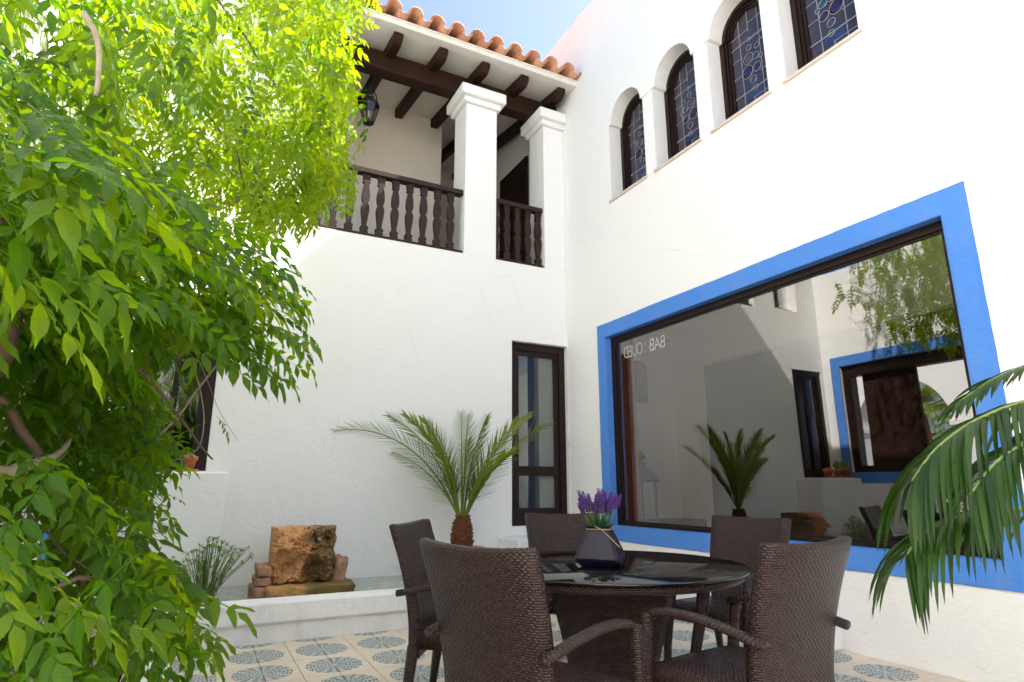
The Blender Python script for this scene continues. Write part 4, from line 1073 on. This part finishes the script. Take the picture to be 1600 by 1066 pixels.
for i in range(9000):
    p = Vector((rk.uniform(-13, -11), rk.uniform(4, 16), rk.uniform(0, 4.2))); a = rk.uniform(0, 2*pi); s = rk.uniform(.05, .10)
    u = Vector((cos(a), sin(a), rk.uniform(-1, 1))).normalized()*s; v = Vector((rk.uniform(-1, 1), rk.uniform(-1, 1), rk.uniform(-1, 1))).normalized()*s
    hd.add([p-u, p+v*.5, p+u, p-v*.5], [(0, 1, 2, 3)])
tag(hd.build('garden_foliage', M['papyrus']), 'sunny green garden foliage beyond the archway', kind='stuff')
# ------------------------------------------------------------------ climbing vine
vn = empty('wisteria_vine', (-.45, 1.75, 0), 'large wisteria vine with bright green pinnate leaves climbing on the left', 'vine')
def compound(seed, npair, ll, L):
    """one pinnate leaf along +X with its leaflets, upper side +Z"""
    rr = random.Random(seed); m3 = MB(); N = 8; pts = []; p = Vector((0, 0, 0)); bend = rr.uniform(.3, .9); sb = rr.uniform(-.25, .25)
    for i in range(N+1):
        t = i/N; d = Vector((cos(bend*t-.15), sb*t, -sin(bend*t-.15))).normalized(); pts.append((p.copy(), d)); p += d*L/N
    m3.tube([q for q, _ in pts], [.0018-.0012*i/N for i in range(N+1)], 3, False)
    def leaflet(q, d, s, l, dr):
        # midrib path
        n = 5; W = [0, .80, 1.0, .72, .33, 0]; hw = l*.175; mid = []; p = Vector(q); d = Vector(d).normalized()
        up = Vector((0, 0, 1)); side = d.cross(up).normalized()
        for i in range(n+1):
            mid.append((p.copy(), d.copy())); d = (d+Vector((0, 0, -dr/n))).normalized(); p += d*l/n
        vs_ = []; uv = []
        fold = rr.uniform(.12, .4)
        for i, (m_, dd) in enumerate(mid):
            up_ = side.cross(dd).normalized()
            wv = .003*sin(i*2.1+seed)
            vs_ += [m_+side*hw*W[i]+up_*(hw*W[i]*fold+wv), m_, m_-side*hw*W[i]+up_*(hw*W[i]*fold-wv)]
            uv += [(W[i]*.5, i/n), (0, i/n), (-W[i]*.5, i/n)]
        fs = []; us = []
        for i in range(n):
            for k in (0, 1):
                f = [i*3+k, i*3+k+1, (i+1)*3+k+1, (i+1)*3+k]
                if i == 0: f = [1, (i+1)*3+k+1, (i+1)*3+k]
                if i == n-1: f = [i*3+k, i*3+k+1, (i+1)*3+1]
                fs.append(f); us.append([uv[j] for j in f])
        m3.add(vs_, fs, us, True)
    for i in range(npair):
        t = .22+.70*i/max(1, npair-1); k = min(N-1, int(t*N)); q = pts[k][0].lerp(pts[k+1][0], t*N-k); d = pts[k][1]
        side = d.cross(Vector((0, 0, 1))).normalized()
        for s in (-1, 1):
            sw2 = rr.uniform(.55, .95)
            leaflet(q, side*s*(1.0-.3*t)+d*sw2+Vector((0, 0, rr.uniform(-.45, .1))), s, ll*(1-.18*abs(t-.5))*rr.uniform(.85, 1.12), rr.uniform(.1, .7))
    leaflet(pts[N][0], pts[N][1]+Vector((0, 0, -.1)), 1, ll*1.12, rr.uniform(.2, .7))
    return m3
VAR = []
rk = random.Random(40)
for k in range(12):
    npair = rk.choice([4, 5, 5, 6]); L = .17+.022*npair+rk.uniform(-.02, .02)
    VAR.append(compound(k, npair, rk.uniform(.064, .084), L))
VM = []; VSUN = []
leaves = []      # (matrix, variant, nearness)
def put(p, d, roll, sc, var=None, centre=False, young=False):  # young picks the leaf copy with sunshine painted into its colour
    d = Vector(d).normalized(); up = Vector((0, 0, 1))
    side = up.cross(d)
    if side.length < .15: side = Vector((rk.uniform(-1, 1), rk.uniform(-1, 1), 0))
    side.normalize(); u2 = d.cross(side).normalized()
    s2 = side*cos(roll)+u2*sin(roll); u3 = d.cross(s2)
    if centre: p = p-d*.17*sc
    m = Matrix(((d.x*sc, s2.x*sc, u3.x*sc, p.x), (d.y*sc, s2.y*sc, u3.y*sc, p.y), (d.z*sc, s2.z*sc, u3.z*sc, p.z), (0, 0, 0, 1)))
    leaves.append((m, rk.randrange(12) if var is None else var, (p-Vector(CAMP)).length/sc, young or (p.z > 2.7 and rk.random() < .55)))  # high leaves above the house's shadow also get the sun-coloured copy
def fill(poly, d0, d1, n, dirs, sc=(.85, 1.15), spread=.6, young=False):  # young: most leaves here take the sun-coloured copy
    xs = [q[0] for q in poly]; ys = [q[1] for q in poly]; c_ = 0
    while c_ < n:
        x = rk.uniform(min(xs), max(xs)); y = rk.uniform(min(ys), max(ys))
        if not inside((x, y), poly): continue
        p = at(x, y, rk.uniform(d0, d1)); d = Vector(dirs[rk.randrange(len(dirs))])
        d = rgt*d.x+fwd*d.y+Vector((0, 0, d.z)); d = d.normalized()+Vector((rk.uniform(-1, 1), rk.uniform(-1, 1), rk.uniform(-.7, .7)))*spread
        put(p, d, rk.uniform(-.6, .6), rk.uniform(*sc)*rk.choice((.8, 1, 1, 1.1)), None, True, young and rk.random() < .85); c_ += 1
OUT = [(1, .2, -.3), (.8, -.4, -.4), (.9, 0, -.1), (.5, .6, -.5)]
HANG = [(.5, 0, -1), (-.4, .3, -1), (.2, -.5, -.8), (.8, .2, -.5), (-.7, -.2, -.5)]
# high sunlit mass towards the back, leaf colour yellowed to strengthen the sun
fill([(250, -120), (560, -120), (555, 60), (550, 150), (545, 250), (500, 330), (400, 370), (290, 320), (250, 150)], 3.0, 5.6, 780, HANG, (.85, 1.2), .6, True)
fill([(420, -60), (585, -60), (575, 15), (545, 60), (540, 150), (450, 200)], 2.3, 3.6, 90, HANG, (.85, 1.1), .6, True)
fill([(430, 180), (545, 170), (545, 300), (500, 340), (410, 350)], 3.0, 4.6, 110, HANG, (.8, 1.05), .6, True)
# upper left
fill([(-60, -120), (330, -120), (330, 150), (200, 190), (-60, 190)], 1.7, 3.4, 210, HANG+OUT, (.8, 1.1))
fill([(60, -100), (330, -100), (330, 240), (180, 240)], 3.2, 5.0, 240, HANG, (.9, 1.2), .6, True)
# near middle mass
fill([(-60, 170), (180, 200), (330, 300), (380, 400), (370, 470), (290, 520), (150, 550), (-60, 540)], 1.35, 2.2, 190, OUT, (.75, 1.0), .4)
fill([(-60, 250), (250, 270), (400, 380), (400, 480), (300, 530), (180, 590), (-60, 600)], 2.0, 3.0, 260, OUT+HANG, (.85, 1.1), .5)
fill([(-40, 190), (120, 210), (210, 300), (160, 420), (-40, 420)], .95, 1.3, 24, OUT, (.85, 1.05), .35)
# lower middle, farther, small bright leaves
fill([(60, 560), (205, 560), (240, 630), (285, 690), (265, 750), (170, 810), (60, 780)], 2.3, 3.6, 230, HANG+OUT, (.75, 1.0))
fill([(-60, 520), (120, 540), (110, 760), (-60, 780)], 1.9, 3.0, 75, HANG+OUT, (.8, 1.1))
# lower left, near
fill([(-60, 720), (150, 750), (245, 830), (260, 960), (230, 1130), (-60, 1130)], 1.5, 2.5, 130, OUT+HANG, (.75, 1.0), .45)
fill([(-40, 800), (120, 830), (150, 960), (110, 1100), (-40, 1100)], 1.05, 1.4, 12, OUT+HANG, (.7, .9), .4)
fill([(190, 800), (240, 815), (250, 890), (290, 930), (300, 1000), (270, 1060), (190, 1050)], 1.6, 2.2, 30, [(1, .1, -.35), (1, -.3, -.2)], (.8, 1.0), .25)
fill([(340, 400), (450, 420), (460, 520), (400, 570), (300, 540)], 1.7, 2.5, 40, [(1, .1, -.3), (1, -.3, -.45)], (.8, 1.0), .3)
# individual sprays reaching past the edge of the mass
def spray(x0, y0, x1, y1, d, dd=0, roll=None):
    a = at(x0-12, y0, d); b_ = at(x1-14, y1, d+dd); L = (b_-a).length; put(a, b_-a+Vector((0, 0, .12*L)), rk.choice((-1, 1))*rk.uniform(.45, 1.0) if roll is None else roll, L/.36)
for a in [(375, 385, 515, 418, 1.9), (330, 395, 470, 450, 1.8), (395, 455, 515, 478, 1.9), (400, 480, 530, 535, 1.9), (415, 505, 520, 572, 2.1), (390, 520, 500, 600, 2.2),
          (300, 545, 458, 630, 1.65), (310, 420, 440, 500, 1.7), (330, 345, 480, 400, 2.0), (250, 470, 400, 560, 1.5),
          (170, 800, 315, 836, 1.7), (170, 900, 320, 960, 1.8), (150, 900, 300, 960, 1.5), (160, 950, 330, 1040, 1.6), (120, 700, 270, 760, 1.9), (190, 775, 322, 832, 1.9), (150, 740, 290, 800, 1.8), (215, 845, 335, 995, 1.55), (190, 925, 345, 1002, 1.9), (200, 985, 350, 1050, 1.75), (180, 880, 300, 905, 1.7), (150, 1000, 290, 1075, 1.6), (120, 830, 250, 900, 1.5),
          (555, 130, 602, 240, 3.6), (520, 60, 585, 85, 3.2), (530, 180, 590, 250, 3.4), (495, 300, 548, 358, 3.8), (480, 250, 500, 392, 3.7), (510, 270, 552, 330, 4.0), (500, 210, 575, 262, 3.6), (560, -20, 625, 20, 3.5), (545, 20, 612, 60, 3.4), (470, 320, 500, 395, 4.0),
          (430, 330, 445, 385, 3.9), (350, 650, 378, 695, 3.2), (250, 770, 315, 790, 2.6),
          (90, 250, 330, 330, 1.05), (20, 300, 250, 420, 1.0), (-40, 250, 170, 330, 1.1), (60, 180, 300, 250, 1.3), (170, 330, 400, 400, 1.35), (60, 420, 280, 500, 1.15), (-60, 90, 110, 130, 1.2)]:
    spray(*a)
leaves.sort(key=lambda q: q[2])
def in_view(m):
    u, v = proj(tuple(m.to_translation())); return -150 < u < 1700 and -150 < v < 1200
near = [q for q in leaves if in_view(q[0])][:290]; ids = set(id(q) for q in near)
vb = vn.location
for k, mb in enumerate(VAR):
    me = bpy.data.meshes.new('leaf'); me.from_pydata(mb.v, [], mb.f); lay = me.uv_layers.new(name='UVMap'); fl = []
    for f, u in zip(mb.f, mb.uv): fl += [c for t in (u if u else [(0, 0)]*len(f)) for c in t]
    # stalk faces get the midrib coordinate
    lay.data.foreach_set('uv', fl); me.polygons.foreach_set('use_smooth', mb.sm); me.materials.append(M['vineleaf']); me.update(); VM.append(me)
    m2_ = me.copy(); m2_.materials.clear(); m2_.materials.append(M['sunlitleaf']); VSUN.append(m2_)
for m, k, _, lit_tone in near:
    o = bpy.data.objects.new('leaf', VSUN[k] if lit_tone else VM[k]); C.objects.link(o); o.parent = vn
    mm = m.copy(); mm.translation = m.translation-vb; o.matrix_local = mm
V = []; F = []; U = []; T = []; MI = []; b = 0
for q in leaves:
    if id(q) in ids: continue
    m, k, _, lit_tone = q; A = np.array(m); mb = VAR[k]; P_ = np.array(mb.v); P_ = P_@A[:3, :3].T+A[:3, 3]-np.array(vb)
    V.append(P_); F += [[i+b for i in f] for f in mb.f]; MI += [int(lit_tone)]*len(mb.f); U += [c for f, u in zip(mb.f, mb.uv) for t in (u if u else [(0, 0)]*len(f)) for c in t]
    T += [rk.random()]*len(P_); b += len(P_)
me = bpy.data.meshes.new('foliage'); me.from_pydata(np.concatenate(V).tolist(), [], F); me.uv_layers.new(name='UVMap').data.foreach_set('uv', U)
me.polygons.foreach_set('use_smooth', [True]*len(F)); at_ = me.attributes.new('tint', 'FLOAT', 'POINT'); at_.data.foreach_set('value', T); me.materials.append(M['vineleaf']); me.materials.append(M['sunlitleaf']); me.polygons.foreach_set('material_index', MI); me.update()
fo = bpy.data.objects.new('foliage', me); C.objects.link(fo); fo.parent = vn; fo['kind'] = 'stuff'
print('vine leaves', len(leaves), 'faces', len(F))
# stems
def stem(pts, r0, r1, mat, name='stem', seg=7, n=14, wob=.02):
    P_ = bez([Vector(p) for p in pts], n); P_ = [p+Vector((rk.uniform(-1, 1), rk.uniform(-1, 1), rk.uniform(-1, 1)))*wob for p in P_]
    return MB().tube(P_, [r0+(r1-r0)*i/n for i in range(n+1)], seg).build(name, M[mat], vn)
stem([(-.52, 1.75, .2), (-.48, 1.70, .8), (-.55, 1.8, 1.5), (-.62, 1.85, 1.8), (-.64, 2.1, 2.3), (-.66, 2.6, 2.8)], .06, .010, 'stem', 'trunk', 10, 24, .012)
stem([(-.46, 1.78, .2), (-.55, 1.66, .9), (-.42, 1.75, 1.6), (-.62, 1.7, 2.0), (-.66, 1.8, 2.3)], .035, .008, 'stem', 'trunk', 8, 18, .012)
stem([(-.5, 1.72, .2), (-.43, 1.62, .6), (-.52, 1.55, 1.2), (-.5, 1.5, 1.6)], .025, .008, 'stem', 'trunk', 8, 14, .01)
stem([at(-60, 745, 1.75), at(20, 735, 1.8), at(80, 715, 1.9), at(112, 688, 2.0)], .020, .004, 'greystem', 'branch', 8, 10, .004)
stem([at(20, 480, 1.7), at(200, 560, 1.9), at(330, 720, 2.2)], .006, .003, 'stem', 'branch', 5, 10, .004)
stem([at(160, 735, 2.6), at(260, 670, 2.6), at(345, 560, 2.5), at(420, 460, 2.4)], .006, .003, 'greystem', 'branch', 5, 10, .003)
stem([at(130, 20, 1.5), at(152, 60, 1.5), at(154, 110, 1.5), at(150, 150, 1.5)], .007, .005, 'greystem', 'branch', 6, 8, .001)
stem([at(470, -60, 3.4), at(478, 60, 3.4), at(482, 190, 3.45)], .004, .003, 'stem', 'branch', 5, 8, .004)
stem([at(300, -40, 3.5), at(370, 40, 3.4), at(430, 130, 3.4), at(500, 210, 3.5)], .008, .003, 'stem', 'branch', 5, 10, .01)
stem([at(200, 60, 3.6), at(300, 150, 3.8), at(380, 250, 3.9), at(450, 320, 4.0)], .010, .003, 'stem', 'branch', 5, 10, .01)
stem([at(370, 230, 3.6), at(385, 300, 3.6), at(430, 305, 3.6), at(520, 300, 3.7)], .004, .002, 'stem', 'branch', 4, 10, .004)
stem([at(-20, 240, 1.3), at(100, 280, 1.3), at(200, 330, 1.4), at(330, 400, 1.7)], .006, .003, 'stem', 'branch', 5, 10, .004)
stem([at(60, 930, 1.6), at(130, 905, 1.6), at(175, 930, 1.65), at(195, 1040, 1.7)], .006, .003, 'stem', 'branch', 5, 10, .003)
stem([at(40, 800, 1.8), at(160, 900, 1.7), at(260, 890, 1.7)], .004, .002, 'stem', 'branch', 4, 10, .004)
stem([at(-30, 600, 1.8), at(60, 700, 1.9), at(120, 860, 1.9), at(140, 1080, 1.9)], .012, .008, 'stem', 'branch', 6, 12, .008)
stem([at(300, 560, 2.4), at(318, 640, 2.4), at(310, 700, 2.4), at(270, 720, 2.4)], .0025, .0015, 'greystem', 'branch', 4, 10, .001)

stem([at(300, 540, 3.0), at(322, 590, 3.1), at(342, 640, 3.2), at(372, 690, 3.2)], .0022, .0012, 'greystem', 'branch', 4, 8, .001)
